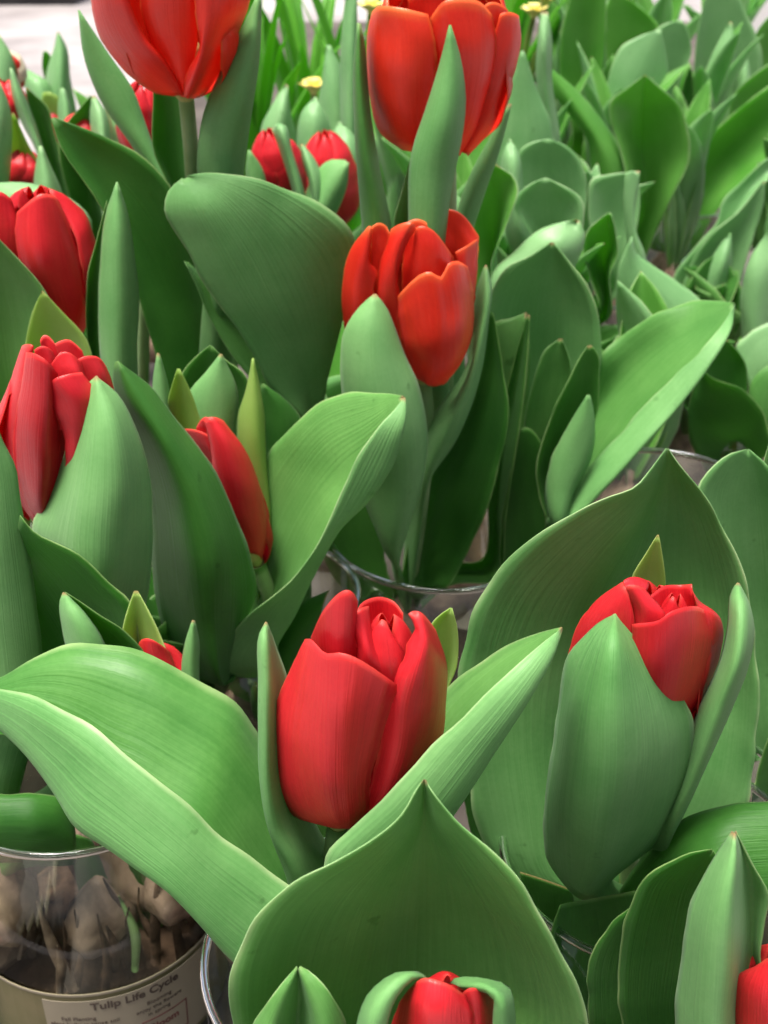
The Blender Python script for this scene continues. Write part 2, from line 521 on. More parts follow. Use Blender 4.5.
BUD = [(0, .22), (.08, .62), (.2, .88), (.4, 1.0), (.6, .97), (.8, .80), (.93, .50), (1, .20)]
OPEN = [(0, .22), (.08, .60), (.2, .86), (.4, 1.0), (.7, 1.0), (.9, .92), (1, .84)]
class Flower:
    def __init__(self, key, base, top, r, mat='crimson', prof=BUD, stem=True, stem_r=0.32):
        """base, top: (x, y, Y) of the flower's axis; r: widest radius in cm"""
        self.t = PLANTS[key]
        self.B, self.T = P(*base), P(*top)
        self.r, self.mat, self.prof = r, mat, prof
        yb, yt, Yb, Yt = base[1], top[1], base[2], top[2]
        self.ax = lambda y: Yb + (Yt - Yb) * (y - yb) / (yt - yb)
        A = self.T - self.B
        self.h = np.linalg.norm(A); self.A = A / self.h
        e = np.array([0, -1.0, 0]); e = e - self.A * e.dot(self.A); self.e = e / np.linalg.norm(e)   # towards the camera
        self.s = np.cross(self.A, self.e)
        # the flower's own mesh: receptacle and pistil
        c, a, b = self.B, self.e, self.s
        verts, faces, n = [], [], 16
        for (rr, hh) in [(.2, -.1), (.3, .1), (.45, .35), (.4, .5), (.35, 1.6), (.5, 2.2), (.12, 2.5)]:
            rr *= r / 2.2; hh *= self.h / 6
            for i in range(n):
                w = 2 * math.pi * i / n
                verts.append(c + self.A * hh + rr * (a * math.cos(w) + b * math.sin(w)))
        for j in range(6):
            for i in range(n):
                p, q = j * n + i, j * n + (i + 1) % n
                faces.append((p, q, q + n, p + n))
        faces.append(tuple(range(n))); faces.append(tuple(range(6 * n, 7 * n)))
        self.o = mesh_obj('flower', verts, faces, 'yolk', self.t)
        if stem:
            root = np.array(self.t['_root'])
            tube('stem', [root, root * .5 + (self.B - self.A * 4) * .5, self.B - self.A * 2, self.B + self.A * .1], [stem_r * 1.15, stem_r, stem_r], 'stem', self.t)
    def petal(self, *rails, mat=None, thick=0.042, ripple=0.035, nv=34, nu=15):
        return ribbon('petal', [rail(s, o, self.ax) for s, o in rails], mat or self.mat, self.o, thick, nu, nv, ripple)
    def core(self, base, top, r, azs=(15, 135, 255), half=78):
        """the still closed inner petals, wrapped round their own short axis"""
        keep = (self.B, self.h, self.A, self.e, self.s, self.r, self.prof)
        self.B = P(*base); A = P(*top) - self.B
        self.h = np.linalg.norm(A); self.A = A / self.h
        e = np.array([0, -1.0, 0]); e = e - self.A * e.dot(self.A); self.e = e / np.linalg.norm(e)
        self.s = np.cross(self.A, self.e); self.r = r
        self.prof = [(0, .5), (.3, .9), (.6, 1.0), (.8, .9), (.92, .62), (1, .26)]
        for k, a in enumerate(azs):
            self.round(a, 1 - .07 * k, 1 - .012 * k, half, 0, 52)
        self.B, self.h, self.A, self.e, self.s, self.r, self.prof = keep
    def round(self, az, rs=1.0, hs=1.0, half=62, flare=0.0, tipw=30, mat=None):
        """a petal modelled round the axis; az 0 faces the camera, 90 faces right of it"""
        n = 16
        rails = []
        for sgn in (-1, -.5, 0, .5, 1):
            pts = []
            for i in range(n):
                f = i / (n - 1)
                rr = np.interp(f, [p[0] for p in self.prof], [p[1] for p in self.prof]) * self.r * rs
                rr *= 1 + flare * f - 0.05 * sgn * sgn
                wdt = half * (0.55 + 0.45 * min(1, f / .35)) if f < .6 else half - (half - tipw) * ((f - .6) / .4) ** 2.2
                w = R(az + sgn * wdt)
                hh = self.h * hs * (f - 0.10 * (f ** 3) * sgn * sgn)
                pts.append(self.B + self.A * hh + rr * (self.e * math.cos(w) + self.s * math.sin(w)))
            rails.append(np.array(pts[::-1]))
        return ribbon('petal', rails, mat or self.mat, self.o, 0.045, 13, 24, 0.05)

def ring(c, r, rad, name, mat, parent, n=72, m=10):
    verts, faces = [], []
    for i in range(n):
        w = 2 * math.pi * i / n
        for j in range(m):
            v = 2 * math.pi * j / m
            rr = r + rad * math.cos(v)
            verts.append((c[0] + rr * math.cos(w), c[1] + rr * math.sin(w), c[2] + rad * 1.2 * math.sin(v)))
    for i in range(n):
        for j in range(m):
            faces.append((i * m + j, i * m + (j + 1) % m, ((i + 1) % n) * m + (j + 1) % m, ((i + 1) % n) * m + j))
    return mesh_obj(name, verts, faces, mat, parent)

def vase(c, label, r=5.0, fill=True):
    t = thing('glass_vase', (c[0], c[1], 0), label, 'vase', 'glass vases holding the tulips')
    w = 0.16
    lathe('body', (c[0], c[1], 0), [(0.01, .05), (r * .86, .05), (r * .92, .3), (r, RIM_Z), (r - w, RIM_Z), (r * .92 - w, .6), (0.01, .6)], 'glass', t, 72)
    ring((c[0], c[1], RIM_Z), r - w * .5, 0.13, 'rim', 'lip', t)
    if fill:
        lathe('root_mass', (c[0], c[1], .65), [(r * .80, 0), (r * .84, .5), (r * .86, 2.6), (r * .7, 3.3), (r * .3, 3.5), (.02, 3.4)], 'root', t, 48, 0.03)
    return t

# ---------------------------------------------------------------- the setting
def sheet(name, x0, x1, y0, y1, z, mat):
    n = 2
    o = mesh_obj(name, [(x0, y0, z), (x1, y0, z), (x1, y1, z), (x0, y1, z)], [(0, 1, 2, 3)], mat, None, smooth=False)
    o['kind'] = 'structure'
    return o
sheet('ground', -3000, 3000, -300, 6000, -70.0, 'floor')
def table():
    t = thing('display_table', (6, 75, -70), 'grey brown table top the vases stand on, glimpsed between the leaves', 'table')
    x0, x1, y0, y1 = -32, 60, 10, 260
    mesh_obj('table_top', [(x, y, z) for z in (-3, 0) for (x, y) in ((x0, y0), (x1, y0), (x1, y1), (x0, y1))],
             [(3, 2, 1, 0), (4, 5, 6, 7), (0, 1, 5, 4), (1, 2, 6, 5), (2, 3, 7, 6), (3, 0, 4, 7)], 'table', t, smooth=False)
    for (x, y) in ((-29, 13), (57, 13), (57, 257), (-29, 257)):
        tube('leg', [(x, y, -70), (x, y, -40), (x, y, -3.1)], [2, 2], 'table', t, 12, 4)
table()
def far_box(name, label, cat, x0, x1, y0, y1, z0, z1, mat):
    me = mesh_obj(name, [(x, y, z) for z in (z0, z1) for (x, y) in ((x0, y0), (x1, y0), (x1, y1), (x0, y1))],
                  [(3, 2, 1, 0), (4, 5, 6, 7), (0, 1, 5, 4), (1, 2, 6, 5), (2, 3, 7, 6), (3, 0, 4, 7)], mat, None, origin=((x0 + x1) / 2, y0, z0), smooth=False)
    me['label'] = label; me['category'] = cat
far_box('floor_plinth', 'black plinth across the pale floor beyond the tulips, top corner', 'plinth', -420, -165, 735, 800, -70, -40, 'dark')
far_box('white_board', 'white board edge past the blurred leaves in the top right corner', 'board', 62, 130, 215, 250, 0.1, 14, 'white')

# ---------------------------------------------------------------- the vases
vase((-10.95, 35.8), 'clear glass vase with a printed paper sleeve and bulbs inside, bottom left')
vase((-0.4, 26.9), 'glass vase under the big front leaf, its bare rim beside the labelled vase')
vase((8.8, 31.2), 'glass vase holding the tulip bud cupped in broad pale leaves')
vase((17.6, 38.6), 'glass vase cut by the picture edge beside the broad upright leaf')
vase((2.7, 51.6), 'glass vase whose front rim shows just above the big central flower', 5.3)
vase((13.3, 54.6), 'glass vase of flowerless leaves behind the broad pale leaf')
vase((21.3, 65.9), 'glass vase with a bright glinting rim and a dark leaf drooping over it')
vase((23.8, 103.8), 'far glass vase with one long trough leaf sloping into it')
vase((-6.0, 46.0), 'glass vase hidden under the narrow red bud and its dark leaf')
vase((-9.5, 57.0), 'glass vase under the tall open flower with the pale stem')
vase((-19.5, 48.5), 'glass vase under the flower cut off by the picture edge')

def loose_bulb(x, y, z, r, lab, tilt):
    h = r * 2.6
    o = lathe('tulip_bulb', (x, y, z), [(r * .3, 0), (r * .75, h * .1), (r, h * .32), (r * .93, h * .5), (r * .6, h * .74), (r * .28, h * .92), (r * .1, h)], 'bulb', None, 40, .11, tilt, origin=(x, y, z))
    o['label'] = lab; o['category'] = 'bulb'; o['group'] = 'bulbs inside the labelled vase'
loose_bulb(-13.6, 33.0, 6.2, 1.45, 'pale papery bulb against the glass, nearest the left picture edge', (-.1, -.05))
loose_bulb(-10.4, 33.2, 5.4, 1.25, 'pinkish pale bulb behind the glass over the printed panel', (.08, .0))
loose_bulb(-7.6, 33.6, 6.6, 1.2, 'tan bulb in the vase beside its neighbour vase rim', (.1, .05))
def root_threads():
    r_ = random.Random(4)
    t = thing('bulb_roots', (-10.95, 35.8, 4), 'tangle of brown roots and dry skins between the bulbs in the labelled vase', 'roots')
    for k in range(46):
        a = R(r_.uniform(150, 390)); q = r_.uniform(2.6, 4.35)
        p0 = np.array([-10.95 + q * math.cos(a), 35.8 + q * math.sin(a), r_.uniform(3.5, 5.5)])
        p2 = p0 + np.array([r_.uniform(-.8, .8), r_.uniform(-.4, .4), r_.uniform(2.0, 5.0)])
        p2[:2] = np.array([-10.95, 35.8]) + (p2[:2] - np.array([-10.95, 35.8])) * min(1, 4.4 / np.linalg.norm(p2[:2] - np.array([-10.95, 35.8])))
        tube('root', [p0, (p0 + p2) / 2 + np.array([r_.uniform(-.35, .35), 0, 0]), p2], [r_.uniform(.06, .3), r_.uniform(.05, .22), .03], r_.choice(['root', 'root', 'bulb', 'stem']) if k % 5 else 'bulb', t, 8, 10)
root_threads()
def sleeve():
    """printed paper sleeve round the first vase: band, panel, words"""
    c, r = (-10.95, 35.8), 4.93
    zt = 5.3
    t = thing('paper_sleeve', (c[0], c[1], .8), 'printed tulip life cycle sleeve wrapped round the glass vase', 'label')
    def band(name, a0, a1, z0, z1, rr, mat, parent, n=60):
        verts, faces = [], []
        for i in range(n + 1):
            a = R(a0 + (a1 - a0) * i / n)
            for (q, z) in ((rr, z0), (rr, z1), (rr + .02, z1), (rr + .02, z0)):
                s = 0.92 + .08 * z / 12.0
                verts.append((c[0] + q * s * math.sin(a), c[1] - q * s * math.cos(a), z))
        for i in range(n):
            for j in range(4):
                p, q = i * 4 + j, i * 4 + (j + 1) % 4
                faces.append((p, q, q + 4, p + 4))
        faces += [(0, 1, 2, 3), tuple(n * 4 + k for k in (3, 2, 1, 0))]
        return mesh_obj(name, verts, faces, mat, parent, smooth=False)
    b = band('band', -170, 170, .9, zt, r + .12, 'sleeve', t)
    band('band_edge', -170, 170, zt - .10, zt + .01, r + .15, 'paper', b)
    p = band('panel', -13, 62, 1.2, zt - .32, r + .17, 'paper', b)
    def words(txt, a, z, size, mat, bold=0.0):
        cu = bpy.data.curves.new('lettering', 'FONT')
        cu.body = txt; cu.size = size * .01; cu.extrude = 0.00005; cu.offset = bold * .01
        cu.align_x = 'LEFT'
        tmp = bpy.data.objects.new('lettering', cu)
        COL.objects.link(tmp)
        dg = bpy.context.evaluated_depsgraph_get()
        me = bpy.data.meshes.new_from_object(tmp.evaluated_get(dg))
        bpy.data.objects.remove(tmp); bpy.data.curves.remove(cu)
        V = []
        for v in me.vertices:
            x, y, h = v.co.x * 100, v.co.y * 100, v.co.z * 100
            zz = z + y
            s = 0.92 + .08 * zz / 12.0
            rr = (r + .21) * s + h
            ang = R(a) + x / ((r + .2) * s)
            V.append((c[0] + rr * math.sin(ang), c[1] - rr * math.cos(ang), zz))
        F_ = [tuple(q.vertices) for q in me.polygons]
        bpy.data.meshes.remove(me)
        mesh_obj('lettering', V, F_, mat, p, smooth=False)
    words('Tulip Life Cycle', 7, zt - .80, .52, 'ink', .012)
    words('Fall Planting', -6, zt - 1.32, .26, 'ink')
    words('plant bulbs in loose soil', -11, zt - 1.62, .26, 'ink')
    words('6 in. deep', -5, zt - 1.92, .26, 'ink')
    words('Blooming', 30, zt - 1.32, .26, 'ink')
    words('enjoy the flowers', 25, zt - 1.62, .26, 'ink')
    words('in spring', 30, zt - 1.92, .26, 'ink')
    def frame(a0, a1, z0, z1, mat):
        for (q0, q1, s0, s1) in ((a0, a1, z1 - .04, z1), (a0, a1, z0, z0 + .04), (a0, a0 + .5, z0 + .05, z1 - .05), (a1 - .5, a1, z0 + .05, z1 - .05)):
            band('box_line', q0, q1, s0, s1, r + .20, mat, p, 12)
    frame(-6, 14, zt - 3.6, zt - 2.15, 'ink')
    words('Plant', -3, zt - 2.75, .48, 'ink', .008)
    frame(27, 49, zt - 3.6, zt - 2.15, 'redink')
    words('Bloom', 30, zt - 2.75, .46, 'redink', .01)
sleeve()

# ================================================================ foreground tulips
# --- the big central flower
plant('T1', (-0.9, 27.6, 8), 'big crimson tulip bud with a folded double top, leaves spreading either side')
leaf('T1', ('265,623 260,632 259,680 260,723 261,788 268,831 282,868', [27.0, 26.5, 26.8]),
     ('266,622 266,634 269,680 270,723 271,788 279,831 296,862', [27.0, 26.2, 26.0, 26.2]),
     ('267,623 272,634 278,650 286,671 296,760 318,830 345,868', [27.2, 27.6, 28.2, 28.4]), mat='light')
leaf('T1', ('562,627 540,633 504,648 450,687 410,740 380,800', [26.8, 28.0, 29.0, 29.0]),
     ('562,630 553,655 533,692 489,761 452,815 410,870', [26.6, 25.5, 25.2, 25.5]),
     ('562,628 540,645 509,673 440,737 385,797 330,850', [26.6, 25.4, 24.9, 24.9]), mat='pale')
leaf('T1', ('450,608 441,614 432,623 425,660 424,720 415,780', 30.2),
     ('451,608 447,625 445,660 440,720 430,780', [30.2, 30.7]),
     ('452,608 457,628 456,667 447,693 444,740 435,800', 30.0), mat='lime')
# the long trough leaf that sweeps to the picture's edge
leaf('T1', ('-60,705 -30,690 0,677 39,654 79,644 118,646 158,657 197,679 237,705 265,740 300,800', [30.5, 30.0, 29.6, 29.3, 29.0]),
     ('-60,706 -25,712 0,725 32,754 59,790 79,821 110,841 138,861 170,884 197,914 229,952 270,985', [30.2, 27.9, 26.0, 24.9, 24.8]),
     ('-60,704 -30,690 0,688 39,701 87,725 130,758 174,794 221,835 284,880 320,912', [30.2, 28.5, 26.8, 25.7, 25.5, 25.4]), mat='pale', nv=60, ripple=0.07)
f = Flower('T1', (338, 826, 27.4), (362, 612, 26.6), 2.25, 'crimson')
f.round(180, .85, .95); f.round(120, .78, .95); f.round(-120, .74, .93)
f.petal(('311,637 313,660 318,700 325,770', [.5, .5, .3]), ('323,611 324,640 330,700 335,770', [1.0, 1.2, .9]),
        ('339,593 338,640 340,700 342,770', [1.2, 1.6, 1.2]), ('351,591 351,632 350,700 348,770', [1.2, 1.5, 1.1]), ('358,601 356,640 356,660 352,770', [1.0, 1.2, 1.0]))
f.petal(('355,618 360,660 366,730', [.5, .6]), ('362,603 370,650 372,730', [0, .3]), ('378,597 382,650 380,730', [-.5, -.2]), ('393,601 396,650 390,730', [-.5, 0]), ('403,613 404,650 396,730', [0, .3]))
f.petal(('355,617 356,640 360,690', [1.0, 1.2, 1.2]), ('360,609 366,650 374,700', [.9, 1.5, 1.3]), ('369,606 374,645 388,676 386,720', [.4, 1.2, 1.4, 1.1]))
f.core((386, 740, 26.6), (386, 614, 25.9), .80, (-20, 100, 220))
f.petal(('408,614 415,629 406,645 403,660 395,669 386,720 370,790 366,818', [.9, 1.0, 1.3, 1.4, 1.4, 1.2, 1.2]), ('414,611 424,640 417,668 408,700 402,750 384,800 372,820', [.8, 1.6, 1.8, 1.8, 1.4]),
        ('423,614 432,645 434,700 424,750 404,795 380,820', [.7, 1.3, 1.3, 1.1]), ('436,630 446,665 447,700 443,735 420,785 385,818', [-.3, 0, 0, .3]))
f.petal(('305,639 292,666 278,697 272,745 275,792 294,817 326,826', [.9, .5, .3, .3, .8]), ('312,640 300,690 294,745 300,795 318,822 336,828', [1.3, 1.4, 1.5, 1.2]),
        ('325,653 324,690 322,745 326,795 334,820 342,828', [1.75, 2.1, 2.2, 1.5]), ('342,653 340,690 338,745 338,790 342,820 345,828', [1.95, 2.3, 2.3, 1.5]),
        ('364,662 358,695 352,745 350,790 352,818 350,828', [2.0, 2.3, 2.3, 1.5]), ('399,686 391,707 380,745 370,784 368,808 362,826', [1.6, 1.9, 1.8, 1.2]))

# --- the front tulip with the huge pointed leaf
plant('B', (1.0, 23.8, 8), 'front tulip whose half hidden bud sits before one huge pointed leaf')
leaf('B', ('424,779 417,788 402,814 372,840 337,862 294,883 263,909 242,944 231,983 232,1018 244,1060 290,1120', [22.4, 21.6, 20.8, 20.6, 21]),
     ('424,780 420,796 410,826 390,856 368,886 350,916 336,960 326,1000 325,1040 340,1120', [22.4, 22.2, 22.3, 22.6, 22.6]),
     ('424,781 424,800 424,830 424,870 422,910 420,960 418,1010 416,1060 415,1120', [22.4, 22.8, 23.4, 23.8, 23.4]),
     ('425,780 430,796 440,826 458,856 478,886 496,916 510,960 515,1000 510,1040 480,1120', [22.4, 22.2, 22.4, 22.8, 22.6]),
     ('426,780 430,788 454,818 489,849 519,879 553,934 575,978 588,1018 588,1060 545,1120', [22.4, 21.8, 21.2, 21.0, 21.2]), nv=60, nu=25, ripple=0.06, mat='pale')
leaf('B', ('297,966 288,976 276,992 255,1020 240,1060', [20.4, 19.9, 19.8]), ('297,968 291,982 283,1000 274,1024 268,1060', [20.3, 19.5]),
     ('298,972 299,990 298,1010 297,1030 296,1070', [20.4, 20.8, 20.8]), ('299,968 306,984 313,1002 320,1024 325,1060', [20.3, 19.5]),
     ('300,966 311,972 322,983 346,1022 356,1060', [20.4, 20.0, 20.0]), mat='pale', nu=21)
f = Flower('B', (440, 1130, 20.6), (448, 985, 20.4), 1.45, 'crimson', stem=True)
f.round(180, .95); f.round(100, .95)
f.petal(('408,990 398,1008 390,1030 392,1090', [.6, .3, .2]), ('424,978 420,1000 418,1040 420,1090', [1.0, 1.4, 1.5]), ('448,984 448,1005 446,1040 444,1090', [1.1, 1.6, 1.6]), ('466,996 473,1010 474,1040 470,1090', [.9, 1.2, 1.2]))
f.petal(('462,994 464,1010 466,1040 462,1090', [.6, .8]), ('474,988 478,1010 480,1040 474,1090', [.8, 1.0]), ('492,996 496,1010 498,1040 488,1090', [.2, .2]))
leaf('B', ('414,972 393,974 370,992 360,1014 357,1040 370,1100', [20.2, 19.6, 19.4]), ('420,973 404,976 382,996 372,1018 370,1045 382,1100', [19.8, 18.9, 18.6]),
     ('428,979 411,981 396,998 388,1020 387,1050 392,1100', [19.8, 19.0, 18.8]), mat='pale')
leaf('B', ('450,983 456,978 480,979 508,987 514,1010 512,1060 500,1110', [20.6, 20.4, 20.0, 19.8]), ('458,986 470,984 488,986 502,996 506,1015 504,1060 492,1110', [20.0, 19.4, 19.2]),
     ('464,990 474,990 486,993 494,1000 493,1012 490,1060 482,1110', [20.0, 19.4, 19.2]), mat='pale')

# --- the bud cupped in pale leaves
plant('C', (8.6, 31.2, 8), 'red tulip bud wrapped by a broad pale cupped leaf, taller leaf behind it')
leaf('C', ('666,448 650,470 635,487 610,497 576,511 542,531 508,560 479,599 465,638 460,668 462,730 470,791 488,850 530,900', [33.4, 32.6, 32.2, 32.0, 32.0, 31.6]),
     ('667,449 655,480 635,515 600,560 570,600 548,660 540,720 545,800 560,880', [33.4, 33.6, 33.4, 33.0, 32.4, 31.4]),
     ('667,450 664,490 655,540 640,600 625,680 610,760 600,830 590,890', [33.4, 34.4, 34.6, 34.0, 33.0, 31.8]),
     ('668,449 682,480 700,530 712,590 716,660 712,730 695,800 650,880', [33.4, 34.0, 33.9, 33.2, 32.4, 31.4]),
     ('668,448 677,462 704,496 725,530 742,566 753,618 757,682 755,742 749,796 720,850 670,900', [33.4, 33.0, 32.6, 32.0, 31.6, 31.2]), nv=60, nu=25, ripple=0.09, mat='light')
leaf('C', ('657,535 647,552 632,577 622,620 620,660', 32.6), ('658,535 655,555 652,580 648,660', [32.6, 33.0]), ('659,535 663,560 666,584 668,640 662,680', 32.6), mat='lime')
f = Flower('C', (634, 762, 30.4), (650, 590, 29.6), 1.95, 'crimson')
f.round(180, .95); f.round(120, .92); f.round(-125, .92)
f.petal(('622,582 604,594 583,616 569,650 572,690 590,740', [.6, .4, .2, 0, .2]), ('626,586 618,602 606,630 598,665 602,710 612,750', [1.0, 1.2, 1.3, 1.2]),
        ('629,596 633,612 634,630 628,670 630,720 630,755', [1.2, 1.5, 1.7, 1.6]))
f.petal(('623,581 625,586 630,592', [.8, 1.0, 1.2]), ('635,577 636,584 636,592', [.6, .9, 1.2]), ('649,582 648,588 644,594', [.3, .8, 1.1]), ripple=.01)
f.petal(('626,588 632,610 634,640 632,700', [1.1, 1.5]), ('634,585 646,612 648,640 642,700', [1.2, 1.7, 1.7]), ('645,589 656,602 663,612 650,700', [.9, 1.4, 1.6]))
f.petal(('650,596 654,615 654,700', [.7, 1.0]), ('664,586 666,612 662,700', [.0, .5]), ('680,585 684,612 676,700', [-.2, .3]), ('692,584 692,592 696,610 690,700', [.1, .4, .5]))
f.core((668, 700, 29.6), (675, 593, 29.0), .56, (-30, 90, 210))
f.petal(('690,584 693,592 697,606 705,650 694,710', [.4, .6, .8, .8]), ('694,594 702,606 712,612 712,655 700,712', [.2, .3, .4, .6, .6]), ('700,602 714,612 722,630 720,655 706,692 692,718', [-.3, -.3, -.2]))
f.petal(('632,624 632,650 628,700 628,750', [1.7, 1.9, 1.6]), ('657,621 656,650 652,705 640,755', [2.0, 2.3, 1.8]), ('672,611 674,640 668,700 648,756', [1.9, 2.2, 1.7]), ('694,606 694,645 682,700 656,756', [1.3, 1.6, 1.4]), ('708,612 716,640 706,690 688,720 664,757', [.3, .6, .7, .8]))
leaf('C', ('614,614 600,622 588,633 570,653 558,692 551,742 543,816 548,862 570,890', [28.6, 28.6, 28.8, 29.2, 29.6]),
     ('614,614 600,640 584,690 574,745 568,805 570,850 576,892', [28.5, 27.6, 27.2, 27.2, 27.8, 29.0]),
     ('615,614 614,645 612,700 612,760 606,820 598,865 586,894', [28.4, 27.0, 26.4, 26.4, 27.2, 28.6]),
     ('616,614 627,640 646,690 652,745 644,800 628,850 600,892', [28.5, 27.6, 27.2, 27.2, 27.8, 29.0]),
     ('616,614 637,633 667,673 689,712 692,737 689,776 676,816 652,850 612,877', [28.6, 28.6, 28.8, 29.0, 29.4, 29.8]), mat='pale', nu=23, nv=54, ripple=0.07)
leaf('C', ('737,583 731,592 728,628 721,663 696,717 680,770 660,820', [30.4, 29.4, 29.2]), ('738,583 743,610 740,655 722,710 700,765 676,820', [30.2, 28.4, 28.2, 28.6]),
     ('739,583 748,600 755,628 750,663 731,712 706,766 681,816 660,850', [30.6, 30.2, 30.0]), mat='pale')
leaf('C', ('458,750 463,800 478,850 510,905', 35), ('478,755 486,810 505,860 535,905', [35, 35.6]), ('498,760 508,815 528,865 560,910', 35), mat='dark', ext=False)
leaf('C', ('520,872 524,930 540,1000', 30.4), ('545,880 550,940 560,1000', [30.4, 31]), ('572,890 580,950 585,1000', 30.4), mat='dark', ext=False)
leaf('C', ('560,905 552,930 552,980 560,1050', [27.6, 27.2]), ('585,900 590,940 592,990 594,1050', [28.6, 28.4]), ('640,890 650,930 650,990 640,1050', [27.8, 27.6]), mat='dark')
leaf('C', ('800,800 768,802 740,802 716,807 690,814 670,828 640,860 615,900', [29, 29.5, 30]), ('800,840 760,840 720,845 690,858 660,885 630,930', [28, 28, 28.8]), ('800,900 760,900 720,905 690,915 650,940', [27.0, 27.4]), mat='dark')

# --- bottom right corner tulip
plant('FR', (7.8, 23.0, 7), 'corner tulip showing a sliver of red bud beside its folded upright leaf')
leaf('FR', ('732,831 724,843 716,855 691,904 681,954 674,1018 676,1090', [22.4, 22.2, 22.2]), ('733,832 728,855 716,900 708,955 704,1018 706,1090', [22.2, 21.2, 21.0]),
     ('735,834 735,860 732,894 731,964 728,1030 730,1090', [22.0, 21.2, 21.2]), ('735,832 742,850 748,890 750,940 748,1010 748,1090', [22.4, 22.9, 23.0]),
     ('736,831 750,860 768,895 764,930 762,960 775,1000 775,1090', [22.4, 22.4, 22.2]), mat='pale', nu=21)
leaf('FR', ('712,849 690,853 676,859 647,875 630,905 621,940 618,1000 630,1080', [23.6, 23.8, 24.2]), ('712,852 700,880 690,930 680,1000 676,1080', [23.6, 24.4, 24.8]), ('713,850 725,870 735,930 740,1000 735,1080', [23.6, 23.6, 23.8]), mat='dark')
leaf('FR', ('640,900 610,925 590,960 588,1010 600,1080', [25.2, 25.4]), ('650,900 640,950 636,1010 640,1080', [25.2, 25.8]), ('690,880 690,950 690,1010 680,1080', 25.4), mat='dark')
f = Flower('FR', (765, 1140, 22.6), (775, 955, 22.2), 1.6, 'crimson')
f.round(180, .95); f.round(60, .95)
f.petal(('758,966 742,972 732,986 732,1030 740,1100', [.6, .3, .2]), ('768,958 758,980 754,1030 758,1100', [1.0, 1.4, 1.4]), ('785,956 782,1000 780,1100', [1.2, 1.7, 1.7]), ('805,970 808,1010 802,1100', [.5, .7]))
f.petal(('790,960 792,1010 790,1100', [.7, 1.0]), ('805,966 810,1010 805,1100', [.2, .4]), ('818,985 822,1020 815,1100', [-.5, -.4]))

# --- broad leaf at the picture's edge
plant('G', (15.8, 38.0, 9), 'flowerless tulip with one broad streaked upright leaf at the picture edge')
leaf('G', ('747,449 728,455 711,469 699,486 700,530 712,600 730,680 750,760', [37, 36.2, 35.8, 36]), ('748,450 745,500 750,580 760,660 775,760', [37, 37.6, 37.4]), ('749,449 768,466 790,510 805,580 810,660 800,760', [37, 36.4, 36]), mat='light')
leaf('G', ('770,440 762,470 760,520 765,600', 38.5), ('775,430 778,500 780,600', [38.5, 39.2]), ('785,440 795,500 800,600', 38.5), mat='pale')
leaf('G', ('790,700 768,742 752,800 760,860', [34.5, 34]), ('800,720 785,780 780,860', [35, 35]), ('815,720 810,800 800,860', 34.6), mat='leaf')

# --- the leaning left flower and its neighbours
plant('K', (-10.6, 37.6, 8), 'crimson tulip held behind a wide smooth upright leaf near the left edge')
leaf('K', ('95,377 81,391 71,428 58,472 44,503 32,523 40,570 60,620', [36.6, 36.8, 37.2, 37.6]), ('96,376 92,420 84,480 78,540 84,620', [36.4, 35.4, 34.9, 35.2]),
     ('97,376 112,420 120,480 118,540 110,620', [36.4, 35.2, 34.7, 35.2]), ('98,378 115,391 135,428 147,466 152,523 151,574 146,601 130,640', [36.6, 36.4, 36.8, 37.2]), nu=21, mat='pale')
f = Flower('K', (40, 524, 38.8), (62, 352, 37.6), 2.05, 'crimson')
f.round(180, .93); f.round(130, .9); f.round(-130, .93)
f.core((58, 450, 38.4), (60, 345, 37.8), .95, (10, 130, 250))
f.petal(('40,341 44,360 52,440', [.7, 1.0]), ('46,335 52,356 58,440', [.4, .9]), ('55,344 60,360 62,440', [.6, .9]))
f.petal(('52,346 58,370 60,440', [.2, .6]), ('60,341 68,370 70,440', [-.1, .4]), ('70,340 78,370 80,440', [-.3, .2]), ('82,350 90,375 90,440', [-.2, .2]))
f.petal(('34,350 38,368 44,430', [1.2, 1.5]), ('44,346 50,366 54,430', [1.1, 1.5]), ('53,352 58,370 62,430', [.9, 1.3]))
f.petal(('51,364 54,382 60,430', [1.3, 1.6]), ('60,353 66,374 70,430', [1.1, 1.7]), ('70,353 78,374 80,430', [1.0, 1.6]), ('81,362 86,380 84,430', [.7, 1.1]))
f.petal(('76,360 82,385 80,450', [.7, 1.0]), ('86,356 96,380 94,450', [.5, .9]), ('98,357 108,385 104,450', [.2, .5]), ('106,366 114,388 112,420 102,470', [-.2, 0, .1]))
f.petal(('48,388 54,408 64,440 66,475', [1.5, 1.9, 1.9]), ('54,379 68,400 76,440 76,480', [1.8, 2.2, 2.2]), ('68,374 84,400 88,440 84,480', [1.7, 2.1, 2.0]), ('82,372 98,395 104,430 94,485', [1.3, 1.6, 1.5]))
f.petal(('22,346 10,380 3,425 5,465 20,503 32,520', [.0, -.2, 0, .2]), ('28,344 20,380 14,430 18,475 28,505 36,522', [.6, .8, .9, .9]), ('34,346 28,380 24,430 28,478 34,507 38,523', [.7, .9, 1.0, 1.0]))
f.petal(('26,352 20,392 14,440 18,480 28,505 38,521', [1.0, 1.0, 1.0, 1.0]), ('36,354 34,392 30,440 32,480 36,505 42,522', [1.5, 1.8, 1.8, 1.4]),
        ('48,362 48,395 46,440 45,480 44,505 45,522', [1.7, 2.0, 2.0, 1.5]), ('58,374 56,400 60,440 60,478 54,505 48,522', [1.5, 1.5, 1.3]))
plant('KO', (-14.6, 33.8, 8), 'tulip seen only as a smooth grey green blade along the left edge')
leaf('KO', ('-20,395 -30,430 -40,500 -45,580 -40,700', 35), ('-14,395 -12,450 -8,540 -2,620 4,700', [35, 34.2, 34]), ('-10,397 0,435 14,466 22,510 32,574 41,642 44,700', [35, 34.8, 35]), mat='pale')
